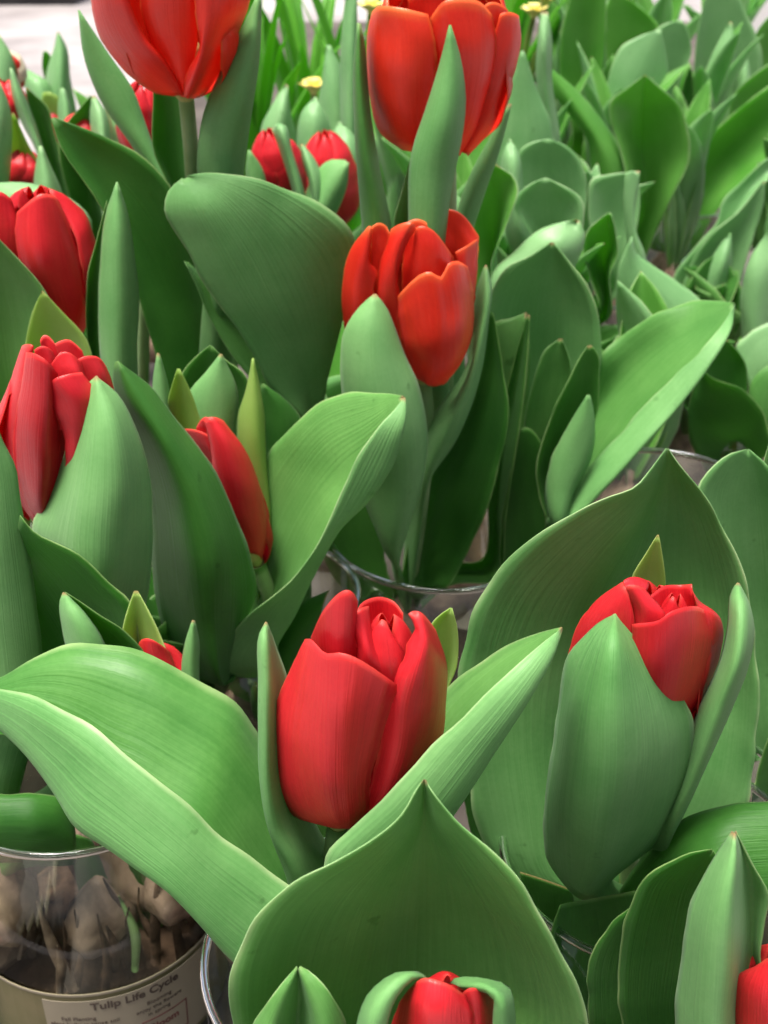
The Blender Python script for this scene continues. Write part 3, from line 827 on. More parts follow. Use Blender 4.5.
leaf('KO', ('-20,735 5,735 30,750 50,780 60,797 68,830', [33, 33.5, 34]), ('-30,720 0,690 30,700 40,740 52,790', [35, 36, 36]), ('-30,650 10,640 38,680 44,730 54,790', [36, 36.5, 36.5]), mat='dark')
leaf('KO', ('66,835 76,880 92,930 112,990', 34.2), ('78,835 92,880 108,930 126,990', [33.8, 33.8]), ('92,840 108,880 124,930 138,990', 34.2), mat='dark', ext=False)
leaf('KO', ('128,850 130,900 140,990', 35.4), ('140,850 146,900 156,990', [35, 35]), ('156,860 164,900 172,990', 35.4), mat='dark', ext=False)
leaf('KO', ('-30,790 0,794 35,793 63,797 72,815', [32.2, 32.4, 33.0]), ('-30,830 0,828 35,828 60,835 74,850', [31.6, 31.6, 32.2]), ('-30,860 0,862 40,858 66,850 76,862', [31.8, 32, 33]), thick=.09, mat='dark')

plant('KD', (-9.0, 36.6, 8), 'dark leaved tulip with small pale leaf tips poking up above the sweeping leaf')
leaf('KD', ('20,515 35,533 55,543 78,554 112,584 130,601 140,640 145,690', [34.2, 33.8, 33.6]), ('18,530 30,560 50,590 75,630 95,680', [34.6, 35.4, 35.6]), ('16,550 25,600 40,650 60,700', [35, 36, 36]), mat='dark')
leaf('KD', ('63,592 60,600 62,630 68,660 80,700', [32.8, 32.4]), ('65,593 72,612 82,640 90,680', [32.6, 31.6, 31.6]), ('66,594 84,612 105,645 112,690', [32.7, 32.0, 32.0]), mat='pale')
leaf('KD', ('65,592 82,603 102,617 124,631 150,660', [32.6, 32.5, 32.6]), ('64,595 80,622 100,650 120,690', [32.8, 33.3, 33.6]), ('64,597 76,622 90,660 100,700', [32.6, 32.3, 32.4]), mat='leaf')
leaf('KD', ('134,591 127,612 121,640 118,680', [33.6, 33.0]), ('136,591 139,612 138,640 136,680', [33.6, 33.8]), ('138,591 149,612 164,645 175,690', [33.6, 32.8]), mat='lime')
leaf('KD', ('192,621 186,640 182,665 184,700', 33.2), ('193,620 192,640 191,665 192,700', [33.0, 32.6]), ('195,621 199,640 199,665 198,700', 33.2), mat='pale')
f = Flower('KD', (168, 760, 33.6), (156, 645, 33.4), 1.2, 'crimson')
f.round(0); f.round(120); f.round(-120)
f.petal(('139,643 136,670 140,720', [.4, .2]), ('150,639 154,665 156,720', [.9, 1.1]), ('170,652 178,675 182,720', [.6, .4]))

# --- narrow bud with dark sheath
plant('J', (-5.9, 45.0, 8), 'slim red bud slipping out of a big dark pointed leaf')
leaf('J', ('115,362 113,380 121,408 138,449 146,489 150,557 160,620 185,680', [39.6, 39.8, 40.2, 41]), ('117,361 128,395 155,440 180,500 192,560 200,620 215,680', [39.4, 38.6, 38.2, 38.6]),
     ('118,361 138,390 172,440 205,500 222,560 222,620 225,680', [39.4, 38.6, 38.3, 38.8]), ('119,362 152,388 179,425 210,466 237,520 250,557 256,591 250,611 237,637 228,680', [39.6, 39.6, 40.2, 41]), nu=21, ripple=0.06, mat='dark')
leaf('J', ('252,359 247,385 238,420 240,480 250,540', [44.4, 44.2, 44.2]), ('253,358 254,395 256,440 260,500 262,560', [44.2, 43.6, 43.6]), ('254,359 263,405 267,472 270,523 266,560 260,590', [44.4, 43.8, 43.4]), mat='lime')
leaf('J', ('220,354 206,372 191,391 188,430 195,500', 44.6), ('221,354 218,380 214,420 215,500', [44.4, 43.8]), ('222,354 237,388 236,432 232,500', 44.6), mat='pale')
leaf('J', ('177,369 172,385 167,410 168,470', 43.2), ('178,369 180,390 182,420 184,470', [43.2, 43.8]), ('180,369 190,390 201,424 205,470', 43.2), mat='lime')
leaf('J', ('157,354 154,372 153,392 158,450', 43.6), ('158,353 160,375 162,400 168,450', [43.4, 43]), ('160,355 167,378 172,402 180,450', 43.6), mat='pale')
leaf('J', ('210,345 196,356 183,371 176,400 178,470', 45.6), ('211,346 214,375 214,410 212,470', [45.6, 46.4]), ('212,346 226,360 244,374 252,410 245,470', 45.6))
f = Flower('J', (258, 566, 42.8), (205, 424, 42.2), 1.5, 'crimson')
f.round(180, .8, .9); f.round(-110, .8, .9); f.round(110, .7, .9)
f.petal(('196,428 204,450 216,480', [.7, .9]), ('206,417 216,444 230,490', [.9, 1.2]), ('216,428 226,450 238,490', [.7, 1.0]))
f.petal(('184,429 192,447 210,475 232,510', [.2, .3]), ('196,430 206,450 222,480 240,520', [.9, 1.2]), ('210,436 216,455 220,470 244,520', [1.1, 1.4]))
f.petal(('203,420 209,440 213,470 224,510 244,552', [.9, 1.4, 1.4, 1.1]), ('213,417 230,445 242,480 252,520 258,555', [1.1, 1.5, 1.5, 1.0]), ('224,421 241,445 258,479 267,515 267,540 261,560', [.4, .2, .2, .4]))
# trough leaf with the pale rolled near side
plant('L', (-3.6, 44.0, 8), 'tulip with a trough shaped leaf, pale rolled side ending in a sharp tip')
leaf('L', ('404,396 385,393 352,393 324,401 294,425 269,455 255,500 248,560 250,620', [41.2, 43.4, 44.2, 44.0]),
     ('403,398 370,425 330,450 300,490 275,540 260,600 252,650', [41.2, 42.4, 43.4, 43.4]),
     ('405,398 406,410 404,425 392,466 368,499 341,523 324,554 314,577 297,615 277,650', [41.0, 40.4, 40.5, 40.6, 40.8]),
     ('404,397 394,410 379,425 355,462 335,506 314,550 294,577 270,598 250,613 232,634 212,668', [41.0, 40.0, 39.4, 39.2, 39.4]), nu=25, nv=56, ripple=0.06, mat='pale')
leaf('L', ('330,590 300,605 270,640 250,700', [42, 42]), ('325,600 300,630 280,670 265,720', [41.2, 41]), ('320,620 305,650 290,700', [41.2, 41]), mat='dark')
leaf('L', ('262,384 256,395 256,420 262,450', 46.6), ('263,384 275,402 280,430 282,470', [46.4, 46]), ('264,384 284,398 301,418 310,450 305,480', 46.6), mat='dark')

# --- orange red central flower
plant('M', (1.0, 50.2, 9), 'orange red half open tulip in the middle, blue green leaf before it')
leaf('M', ('374,294 362,304 351,318 343,335 342,388 346,430 360,490 385,550', [45.2, 44.8, 45.2, 46.5]), ('375,294 374,325 376,370 386,430 392,490 394,560', [45, 44, 43.8, 45.2]),
     ('376,294 385,305 402,347 419,388 428,438 424,472 412,516 402,550 396,577', [45.2, 45, 45.4, 46.8]), mat='pale')
leaf('M', ('485,265 481,275 472,325 466,367 440,405 428,421 420,460', [48.4, 48.2, 48]), ('486,265 487,300 480,340 468,385 448,430 430,470', [48.2, 47.0, 46.6, 47]),
     ('487,266 492,288 489,318 483,364 470,408 453,445 429,480', [48.4, 48.2, 48, 48]), mat='pale')
leaf('M', ('490,310 478,360 455,420 430,480 410,540 398,585', [50, 49.6, 49]), ('492,312 488,370 470,430 445,500 425,560 418,600', [50, 50.6, 50, 49.4]),
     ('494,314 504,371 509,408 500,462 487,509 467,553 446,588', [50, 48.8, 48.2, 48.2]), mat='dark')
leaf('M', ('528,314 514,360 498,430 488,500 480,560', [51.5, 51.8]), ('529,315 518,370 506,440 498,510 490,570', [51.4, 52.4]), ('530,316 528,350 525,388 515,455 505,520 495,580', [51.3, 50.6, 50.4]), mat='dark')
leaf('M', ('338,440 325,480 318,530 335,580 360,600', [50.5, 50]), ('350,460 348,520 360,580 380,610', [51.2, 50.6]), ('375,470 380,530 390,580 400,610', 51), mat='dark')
f = Flower('M', (424, 382, 47.6), (414, 240, 46.6), 2.5, 'scarlet', OPEN)
f.round(180, .9, .9); f.round(-110, .88, .9)
f.petal(('424,222 432,250 440,290', [-1.6, -1.2]), ('434,213 440,245 446,290', [-1.7, -.8]), ('449,209 454,245 458,290', [-1.6, -.7]), ('464,216 464,250 466,300', [-1.3, -.3]), ('479,236 478,262 474,310', [-.8, .1]))
f.petal(('371,227 371,262 374,320', [.2, .6]), ('378,223 381,258 380,320', [.1, .5]), ('385,225 388,258 386,320', [0, .5]), ('390,233 390,265 388,320', [.2, .6]))
f.petal(('404,226 404,260 404,330', [.2, .8]), ('416,219 420,255 418,330', [.1, .8]), ('430,225 432,260 428,330', [.1, .8]))
f.petal(('403,246 402,275 402,330', [.6, 1.0]), ('412,231 412,262 410,330', [.9, 1.5]), ('422,226 424,260 422,330', [1.0, 1.8]), ('436,233 440,262 436,330', [.9, 1.7]), ('454,258 454,280 446,330', [.5, 1.1]))
f.petal(('391,229 386,245 380,262 376,292 384,330 394,362', [.8, 1.0, 1.2, 1.4]), ('400,224 393,245 388,270 386,295 392,330 400,364', [1.1, 1.5, 1.7, 1.6]), ('412,222 402,240 396,262 394,285 397,320 404,366', [1.2, 1.6, 1.8, 1.7]), ('416,229 406,245 401,258 398,280 401,300 408,368', [1.0, 1.3, 1.5, 1.6]))
f.petal(('455,252 462,285 462,330', [.3, .9]), ('466,246 470,280 466,330', [.1, .6]), ('478,238 477,262 474,300 470,345', [-.5, -.2, 0]))
f.petal(('366,229 351,248 343,287 343,318 352,350 384,376', [.1, -.1, 0, .3]), ('369,226 358,255 353,287 355,325 368,358 394,379', [.8, 1.0, 1.2, 1.2]),
        ('371,227 367,250 364,285 368,325 380,358 402,380', [1.0, 1.3, 1.5, 1.4]), ('372,231 371,247 370,262 377,270 374,292 386,345 408,382', [.7, .9, 1.1, 1.2, 1.4, 1.5, 1.3]))
f.petal(('395,300 398,325 402,345 408,364 416,378', [1.6, 1.9, 1.5]), ('403,290 408,318 412,345 418,370 424,382', [1.9, 2.3, 1.6]), ('419,275 424,310 428,345 428,372 428,385', [1.9, 2.6, 1.7]), ('431,272 438,305 440,345 437,372 432,386', [2.0, 2.6, 1.6]),
        ('441,277 446,308 448,345 446,370 436,386', [1.8, 2.4, 1.5]), ('448,264 456,300 458,340 453,368 440,385', [1.6, 2.1, 1.3]), ('458,261 466,300 467,335 460,364 444,384', [1.2, 1.5, 1.0]), ('468,267 474,295 474,320 467,352 448,381', [.4, .4, .5]))

# --- flowerless tulips behind the pale leaf
plant('N', (10.2, 52.6, 9), 'flowerless tulip with a long diagonal trough leaf pointing away from the centre')
leaf('N', ('735,303 720,301 698,301 660,311 620,338 599,357 580,390 560,440 545,500', [53, 54.6, 55.2, 54.6, 53]),
     ('733,305 690,335 650,365 615,400 585,450 560,510', [53, 54, 54.6, 53]),
     ('734,310 730,330 708,367 677,408 643,445 616,476 593,503 572,530', [52.6, 50.2, 49.0, 49.0]),
     ('735,304 724,322 711,340 677,374 637,415 603,452 569,489 547,522', [52.6, 51.0, 50.2, 49.8]), mat='pale', nu=23, nv=52, ripple=0.08)
leaf('N', ('588,345 578,360 569,378 549,422 537,466 540,496 549,520', [50.6, 50, 50]), ('589,346 584,385 572,430 560,480 556,525', [50.6, 51.2, 51]), ('591,345 598,354 599,380 596,422 585,470 570,525', [50.6, 50.6, 50.4]), mat='leaf')
leaf('N', ('587,395 576,412 560,440 549,466 545,496 552,525', [49.8, 49.4]), ('588,395 585,420 576,455 565,490 560,525', [49.6, 48.8]), ('590,395 593,408 594,440 588,465 575,490 568,525', [49.8, 49.6]), mat='pale')
leaf('N', ('559,339 545,350 534,378 525,420 522,470 530,520', [52.6, 52.2]), ('560,339 556,375 545,430 540,480 540,530', [52.6, 53.0]), ('562,339 569,357 572,385 565,430 555,490', 52.4), mat='pale')
leaf('N', ('520,430 508,480 500,540 506,610', 50.8), ('532,430 526,500 520,610', [50.8, 51.6]), ('545,450 546,510 540,610', 50.8), mat='dark', ext=False)  # added dark leaf: covers the vase rim, its colour paints the shaded interior
plant('N2', (9.8, 56.4, 9), 'flowerless tulip with a broad pointed leaf just behind the orange flower')
leaf('N2', ('551,242 528,257 508,267 493,290 488,330 495,400 515,480', [55.4, 54.6, 54.4, 55]), ('552,243 550,280 545,340 540,400 540,490', [55.4, 56.2, 56.4]), ('553,242 572,264 589,288 598,315 601,345 595,400 570,490', [55.4, 54.8, 54.6, 55]), mat='light')
leaf('N2', ('527,312 512,318 495,322 490,380 500,450', 53.6), ('526,316 520,350 515,400 515,460', [53.4, 53]), ('528,314 530,350 528,400 525,460', 53.2), mat='leaf')

# --- tall open flower, pale stem
plant('U', (-8.6, 54.0, 9), 'tall wide open red tulip at the top on a bare pale stem')
f = Flower('U', (186, 97, 49.0), (172, -50, 47.6), 2.9, 'scarlet', OPEN, stem_r=.29)
f.round(180, .8); f.round(115, .7); f.round(-125, .75)
f.petal(('106,-52 92,-20 91,0 102,41 129,74 156,93 172,96', [0, -.2, 0, .2, .6]), ('116,-60 104,-20 106,5 120,40 142,66 164,84 178,95', [.8, 1.0, 1.2, 1.2]),
        ('126,-56 120,-20 124,5 138,34 156,58 170,76 182,95', [1.1, 1.5, 1.7, 1.4]), ('134,-50 128,-20 130,2 146,37 162,55 173,71 184,95', [.9, 1.3, 1.4, 1.3]))
f.petal(('236,-50 250,-20 249,0 234,44 217,78 203,95 196,98', [0, -.1, .1, .4]), ('222,-60 232,-20 232,5 220,42 206,72 197,92 192,98', [1.0, 1.3, 1.4, 1.2]),
        ('204,-56 210,-20 210,10 204,45 196,74 190,92 188,98', [1.6, 2.0, 2.2, 1.6]), ('192,-50 192,-20 196,20 200,51 190,66 185,80 184,97', [1.4, 1.8, 1.8, 1.4]))
f.petal(('146,-50 140,-20 140,5 150,38 170,70 180,96', [1.0, 1.0, 1.0]), ('170,-62 168,-20 168,10 172,45 180,75 184,97', [1.5, 1.7, 1.6, 1.2]), ('196,-52 198,-20 199,10 197,45 192,75 188,97', [1.2, 1.4, 1.3]))
leaf('U', ('258,-8 245,22 230,54 206,108 198,169 205,220', [49, 48.6, 49]), ('259,-8 252,40 240,90 224,150 222,220', [48.8, 47.8, 48]), ('262,-6 260,54 250,129 244,173 240,220', [49, 48.8, 49]), mat='pale')
leaf('U', ('152,60 153,95 153,150 168,185 180,220', 51), ('165,60 170,110 172,160 186,220', [51.2, 51.8]), ('182,80 184,120 188,172 194,220', 51), mat='dark')
leaf('U', ('78,10 85,61 102,102 132,146 160,200', [54, 53.6]), ('79,10 96,60 118,105 146,150 170,200', [53.8, 53]), ('80,11 102,44 132,88 141,112 155,150 178,200', [54, 53.8]), mat='pale')
plant('O', (-5.6, 52.0, 9), 'tulip with a very broad dark leaf leaning beside the orange flower')
leaf('O', ('182,178 169,190 164,210 176,234 203,281 223,311 244,340 270,385 302,420', [47.0, 46.8, 46.8, 47.2, 48.2]), ('184,179 195,200 220,245 248,295 280,345 310,420', [47.0, 46.4, 46.6, 47.4, 48.8]),
     ('188,177 220,192 262,235 292,290 310,340 316,420', [47.0, 46.6, 47.0, 47.8, 49.2]), ('186,176 203,173 260,179 284,186 318,203 345,223 355,240 350,290 341,330 328,381 319,412', [47.0, 47.0, 47.4, 48.2, 48.8, 49.2]), nu=23, nv=54, ripple=0.09, mat='pale')
leaf('O', ('184,261 196,285 210,320 225,345 255,385 285,420', [48.6, 48.8]), ('186,262 210,300 240,345 270,385 295,420', [49, 49.4]), ('188,262 230,300 262,345 290,390 305,420', 49.6), mat='pale')
plant('Q', (-9.6, 50.6, 9), 'tulip whose broad blotched leaf slants down under the tall flower')
leaf('Q', ('51,118 58,140 68,159 95,196 115,235 135,290 150,340 170,400', [50.6, 50.0, 49.8]), ('53,118 80,150 110,185 145,235 170,290 190,350 205,400', [50.6, 50.8, 51]),
     ('54,117 85,129 135,152 169,183 188,235 205,290 225,350 238,400', [50.6, 50.4, 50.2, 50.4]), ripple=.08, mat='dark')
plant('RR', (-11.2, 46.6, 9), 'tulip seen as one narrow upright pale leaf before the slanting broad leaf')
leaf('RR', ('116,183 105,217 100,271 99,338 105,400', [46.6, 46.2]), ('117,182 117,230 118,290 120,400', [46.4, 45.4, 45.4]), ('118,183 127,210 134,254 139,305 138,345 140,400', [46.6, 46.4]), mat='pale')
leaf('RR', ('107,200 96,240 88,270 86,320 92,390', 47.6), ('108,205 100,250 97,300 100,390', [47.6, 48]), ('109,210 106,260 104,310 110,390', 47.4))

# --- tall closed flower with two blades in front
plant('V', (2.9, 54.6, 9), 'tall red orange tulip at the top with a spear leaf standing before it')
f = Flower('V', (448, 154, 51.0), (444, -15, 49.8), 2.85, 'scarlet', OPEN)
f.round(180, .9); f.round(130, .88); f.round(-120, .88)
f.petal(('408,0 410,40 420,100', [-.2, .2]), ('424,-12 430,30 432,100', [.5, 1.0]), ('446,-4 448,40 446,100', [.5, 1.0]))
f.petal(('482,8 482,50 472,110', [.6, .9]), ('494,2 496,45 484,110', [.5, .8]), ('508,10 508,50 494,110', [.1, .4]))
f.petal(('372,12 368,30 367,60 370,95 379,132 402,150', [.2, 0, 0, .3]), ('380,6 382,35 382,70 388,110 400,140 418,152', [1.1, 1.4, 1.6, 1.3]), ('402,8 408,40 408,75 410,115 416,142 430,154', [1.7, 2.2, 2.3, 1.6]),
        ('428,14 436,45 437,75 434,115 432,142 440,155', [1.6, 2.0, 2.0, 1.4]))
f.petal(('430,18 432,40 438,80 440,120 446,152', [1.3, 1.7, 1.7, 1.3]), ('446,0 454,40 456,80 454,120 452,154', [1.8, 2.3, 2.3, 1.6]), ('476,0 480,40 478,80 470,120 456,155', [1.4, 1.9, 1.9, 1.3]), ('492,14 496,45 490,85 478,125 460,156', [.7, 1.1, 1.1, 1.0]))
f.petal(('500,14 490,50 484,85 476,120 462,152', [.7, 1.0, 1.1, 1.0]), ('510,12 508,50 500,85 488,120 466,154', [.5, .9, 1.0, .9]), ('519,16 521,40 518,60 508,90 490,130 468,156', [-.2, -.1, .1, .5]))
leaf('V', ('449,25 440,61 426,108 412,152 409,217 412,280', [47.6, 47.2]), ('450,25 450,70 444,120 434,180 430,280', [47.4, 46.4, 46.4]), ('451,25 460,54 466,95 463,135 453,183 448,217 442,280', [47.6, 47.2]), mat='pale')
leaf('V', ('357,23 353,68 355,152 362,223 370,290', [49.8, 49.4]), ('359,23 359,68 366,152 380,223 385,290', [49.4, 48.6, 48.6]), ('361,24 364,40 370,110 382,180 391,223 396,290', [49.8, 50.4]), mat='leaf')
leaf('V', ('410,160 402,190 394,220 396,290', 51), ('411,160 408,200 404,230 404,290', [51, 51.6]), ('414,160 416,200 416,290', 51), mat='pale')
leaf('V', ('505,105 488,140 470,175 452,230', 53.5), ('508,104 494,145 478,185 460,240', [53.4, 52.9]), ('512,104 500,150 486,190 470,240', 53.5), mat='pale')

# ================================================================ behind: left side
plant('X', (-16.0, 50.0, 9), 'red tulip cut by the left edge above a yellow green folded leaf')
f = Flower('X', (52, 336, 49.4), (38, 190, 48.6), 2.5, 'crimson')
f.round(180, .92); f.round(120, .85); f.round(-120, .95)
f.petal(('-22,215 -40,250 -36,300 0,336', [.3, .2, .8]), ('-8,192 -14,240 -8,290 20,340', [1.2, 1.6, 1.2]), ('12,200 20,230 22,280 40,340', [1.0, 1.6, 1.2]))
f.petal(('18,206 22,215 30,260 48,330', [.9, 1.2]), ('20,190 28,205 36,260 52,330', [.8, 1.0]), ('24,192 36,215 46,270 60,330', [.5, .7]))
f.petal(('17,212 15,230 18,255 30,290 48,325 58,334', [1.6, 1.9, 1.8]), ('38,195 38,225 42,262 56,305 66,336', [1.7, 2.3, 1.6]), ('52,195 64,225 74,262 80,305 74,338', [1.2, 1.5, 1.2]), ('58,199 78,244 91,284 91,315 82,336', [0, -.1, .4]))
leaf('X', ('-30,215 -30,260 -20,330 -10,420', [46, 46.4]), ('-20,220 -5,260 8,320 20,420', [46.6, 47.2]), ('-10,228 0,240 22,263 44,289 60,330 50,420', [46, 46.4, 46.6]), mat='pale')
leaf('X', ('42,291 34,308 28,328 20,400', [45.6, 45.6]), ('42,291 50,320 52,350 50,400', [45.6, 46.4]), ('43,291 62,312 86,338 95,400', [45.6, 45.8]), mat='lime')
leaf('X', ('-8,183 15,182 35,184 51,189 78,203 91,218 92,240', [53, 53]), ('-8,200 20,200 50,205 70,222 80,260', [52.6, 52.2]), ('-8,230 20,230 45,240 60,280', [52.6, 52.2]), mat='back')

plant('BL', (-18.5, 63.0, 9), 'small blurred red bud between two thin leaves near the left edge')
f = Flower('BL', (18, 192, 62), (24, 150, 61.6), 1.15, 'crimson')
for a in (0, 60, 120, 180, 240, 300):
    f.round(a, 1 if a % 120 else .94, 1)
leaf('BL', ('12,113 8,145 6,180 8,230', 61), ('13,113 20,150 22,190 24,230', [61, 62.6]), ('14,113 28,145 44,175 50,230', [61, 61.4]), mat='lime')
leaf('BL', ('39,146 34,180 34,220 40,260', 59.6), ('40,146 46,180 50,220 55,260', [59.4, 58.8]), ('42,146 52,168 62,190 70,225 75,260', 59.6), mat='back')
leaf('BL', ('-20,80 -25,130 -25,200', 60), ('-8,80 -6,130 -4,200', [59.6, 59]), ('0,82 10,110 11,150 8,200', 60), mat='back')
plant('BM', (-20.5, 72.0, 9), 'blurred leafy tulip with crossing blades and a sliver of red, far left')
leaf('BM', ('10,68 11,90 20,120 35,150 45,200', 69), ('11,68 18,95 30,125 42,155 52,200', [68.8, 68.4]), ('13,70 22,90 34,122 42,146 60,200', 69), mat='back')
leaf('BM', ('25,88 30,110 38,140 48,200', 70), ('27,88 38,110 46,140 58,200', [70, 71]), ('29,90 48,108 54,130 70,200', 70), mat='leaf')
f = Flower('BM', (4, 118, 70), (3, 80, 69.6), 1.2, 'crimson')
for a in (0, 120, 240, 60): f.round(a)
plant('BP', (-25.0, 82.0, 9), 'blurred flower fading to pinkish white at the far left edge')
f = Flower('BP', (6, 92, 81), (2, 50, 80.6), 1.3, 'scarlet')
for a in (60, 180, 300): f.round(a, .95)
for a in (0, 120): f.round(a, mat='bract')
leaf('BP', ('-12,30 -20,70 -20,130', 80), ('-4,32 -4,80 0,130', [80, 79]), ('0,36 12,55 18,80 20,130', 80), mat='back')
plant('BN', (-19.5, 80.0, 9), 'blurred tulip pair of yellow green tips over a peep of red')
f = Flower('BN', (58, 140, 78), (55, 106, 77.6), 1.1, 'crimson')
for a in (0, 120, 240, 60): f.round(a)
leaf('BN', ('43,94 40,110 42,140 50,190', 77), ('44,92 50,115 54,150 60,190', [76.8, 77.6]), ('50,92 58,96 62,120 66,190', 77), mat='lime')
leaf('BN', ('60,90 58,105 60,140 64,190', 76), ('63,88 66,110 70,150 76,190', [75.8, 75.2]), ('66,92 72,110 78,150 90,190', 76), mat='back')
plant('BO', (-15.5, 73.0, 9), 'blurred red bud under a folded leaf tip below the tall flower')
f = Flower('BO', (88, 152, 71), (86, 114, 70.4), 1.35, 'crimson')
for a in (0, 120, 240, 60): f.round(a)
leaf('BO', ('90,96 80,108 70,119 60,140 70,200', 69.5), ('91,96 88,112 84,130 90,200', [69.5, 70.6]), ('93,96 94,112 92,140 100,200', 69.5), mat='leaf')
leaf('BO', ('92,96 90,112 92,140 100,200', 69.2), ('94,96 100,115 104,145 110,200', [69, 68.2]), ('96,97 106,112 111,140 120,200', 69.2), mat='back')
leaf('BO', ('104,104 108,125 114,150 120,200', 70.2), ('106,104 118,125 126,155 134,200', [70, 69.2]), ('108,105 128,122 138,150 150,200', 70.2), mat='back')
plant('BQ', (-23.5, 99.0, 9), 'farthest blurred leaf standing before the pale floor, top left')
leaf('BQ', ('57,33 54,48 47,70 46,110', 96), ('58,32 60,55 60,80 62,110', [95.8, 95]), ('60,34 67,48 70,80 76,110', 96), mat='back')
leaf('BQ', ('43,52 42,66 46,85 54,110', 97), ('45,51 50,70 54,90 60,110', 97), ('48,52 54,62 60,85 66,110', 97), mat='back')
leaf('BQ', ('20,70 24,85 30,100 44,120', 95), ('28,70 36,82 42,100 54,120', [95, 94]), ('34,74 48,82 56,100 66,120', 95), mat='back')
plant('BR', (-13.8, 66.0, 9), 'red flower mostly hidden behind the stem of the tall flower')
f = Flower('BR', (144, 165, 62), (142, 82, 61), 1.25, 'crimson')
for a in (0, 120, 240, 60): f.round(a)
plant('W', (-5.0, 68.0, 9), 'pair of blurred red petals parted by pale leaves in the gap under the daffodils')
f = Flower('W', (288, 205, 65.4), (268, 130, 64.6), 1.35, 'crimson')
for a in (0, 60, 120, 180, 240, 300): f.round(a, 1 if a % 120 else .94, 1)
leaf('W', ('273,126 276,124 284,124 292,150 304,190 310,230', 63.4), ('274,126 280,130 290,160 300,195 304,230', [63.2, 62.8]), ('272,130 276,140 286,170 294,200 298,230', 63.6), mat='back')
leaf('W', ('346,160 330,160 318,169 308,185 300,215', [63.4, 64]), ('347,162 336,178 325,195 310,230', [63, 62.2]), ('349,162 347,185 340,205 325,235', 63), mat='pale')
leaf('W', ('300,145 302,160 308,180 312,215', 63.8), ('302,144 308,160 314,180 318,215', [63.6, 63]), ('304,145 314,158 322,175 326,215', 63.8), mat='back')
leaf('W', ('248,150 246,170 250,200', 63), ('249,150 254,172 260,205', [62.8, 62.4]), ('250,150 262,168 270,205', 63), mat='pale')
plant('W2', (-3.0, 72.0, 9), 'blurred tulip with a rounder red bud beside the spear leaf of the tall flower')
f = Flower('W2', (335, 225, 69), (324, 132, 68), 1.55, 'crimson')
for a in (0, 60, 120, 180, 240, 300): f.round(a, 1 if a % 120 else .94, 1)

# daffodils far behind
def daffodil(key, X, Y, label, n, seed, flower=None):
    plant(key, (X, Y, 9), label, 'daffodil', 'daffodil', 'daffodils behind the tulips')
    r_ = random.Random(seed)
    for i in range(n):
        gleaf(key, r_.uniform(0, 360), r_.uniform(5, 26), r_.uniform(17, 27), r_.uniform(1.1, 1.8), 25, 'grassy', r_.uniform(0, .5), 0, r_.uniform(-40, 40))
    if flower:
        B = P(*flower)
        tube('stem', [np.array([X, Y, 9]), (np.array([X, Y, 9]) + B) / 2, B], [.3, .22], 'grassy', PLANTS[key], 10, 12)
        fl = lathe('flower', tuple(B), [(.2, -.2), (.35, .2), (.45, .7), (.5, .9), (.42, .86), (.2, .3), (.02, .25)], 'yellow', PLANTS[key], 20, .05)
        for k in range(6):
            a = R(60 * k + 15)
            o = np.array([math.cos(a), math.sin(a), 0]); s = np.array([-math.sin(a), math.cos(a), 0]); z = np.array([0, 0, 1.0])
            rl = []
            for q in (-1, 0, 1):
                rl.append(np.array([B + o * (1.1 * u) + s * q * .5 * math.sin(math.pi * min(.97, u * .85 + .15)) + z * (.6 * u + .12 * q * q) for u in (1, .8, .55, .3, .1)]))
            ribbon('petal', rl, 'yellow', fl, .05, 9, 14, .01)
daffodil('DA', -9.5, 96, 'grassy bright green daffodil clump just beside the tall open flower', 12, 3)
daffodil('DB', -6.0, 104, 'daffodil clump with a small yellow flower low among its blades', 12, 5, (314, 92, 92))
daffodil('DC', -1.2, 100, 'grassy clump with a yellow bloom touching the spear leaf flower', 10, 8, (371, 12, 96))
daffodil('DD', 11.5, 118, 'far grassy clump with a pale yellow bloom at the top edge', 12, 11, (546, 4, 112))
daffodil('DE', 9.0, 112, 'grassy clump with one small yellow bud beyond the tall flower', 10, 13, (534, 16, 106))
plant('BS', (-2.6, 86.0, 9), 'blurred pale blades in front of the daffodils beside the tall spear leaf')
leaf('BS', ('326,45 322,80 318,110 324,170', 82), ('328,45 332,85 336,120 340,170', [82, 81]), ('331,46 344,75 350,110 350,170', 82), mat='back')
leaf('BS', ('346,-10 341,40 340,90 342,170', 80), ('352,-10 350,50 350,100 350,170', [80, 79]), ('357,-10 358,50 362,100 362,170', 80), mat='back')
leaf('BS', ('285,84 272,105 262,125 262,170', 80), ('286,84 282,110 278,135 280,170', [80, 79.2]), ('288,86 290,110 296,135 300,170', 80), mat='back')
leaf('BS', ('313,98 302,112 298,130 300,170', 78), ('315,97 314,118 314,140 316,170', [78, 77.2]), ('317,98 326,115 332,135 334,170', 78), mat='back')
leaf('BS', ('338,122 330,140 336,175', 76), ('340,122 346,145 350,180', [76, 75]), ('342,123 356,138 364,180', 76), mat='back')

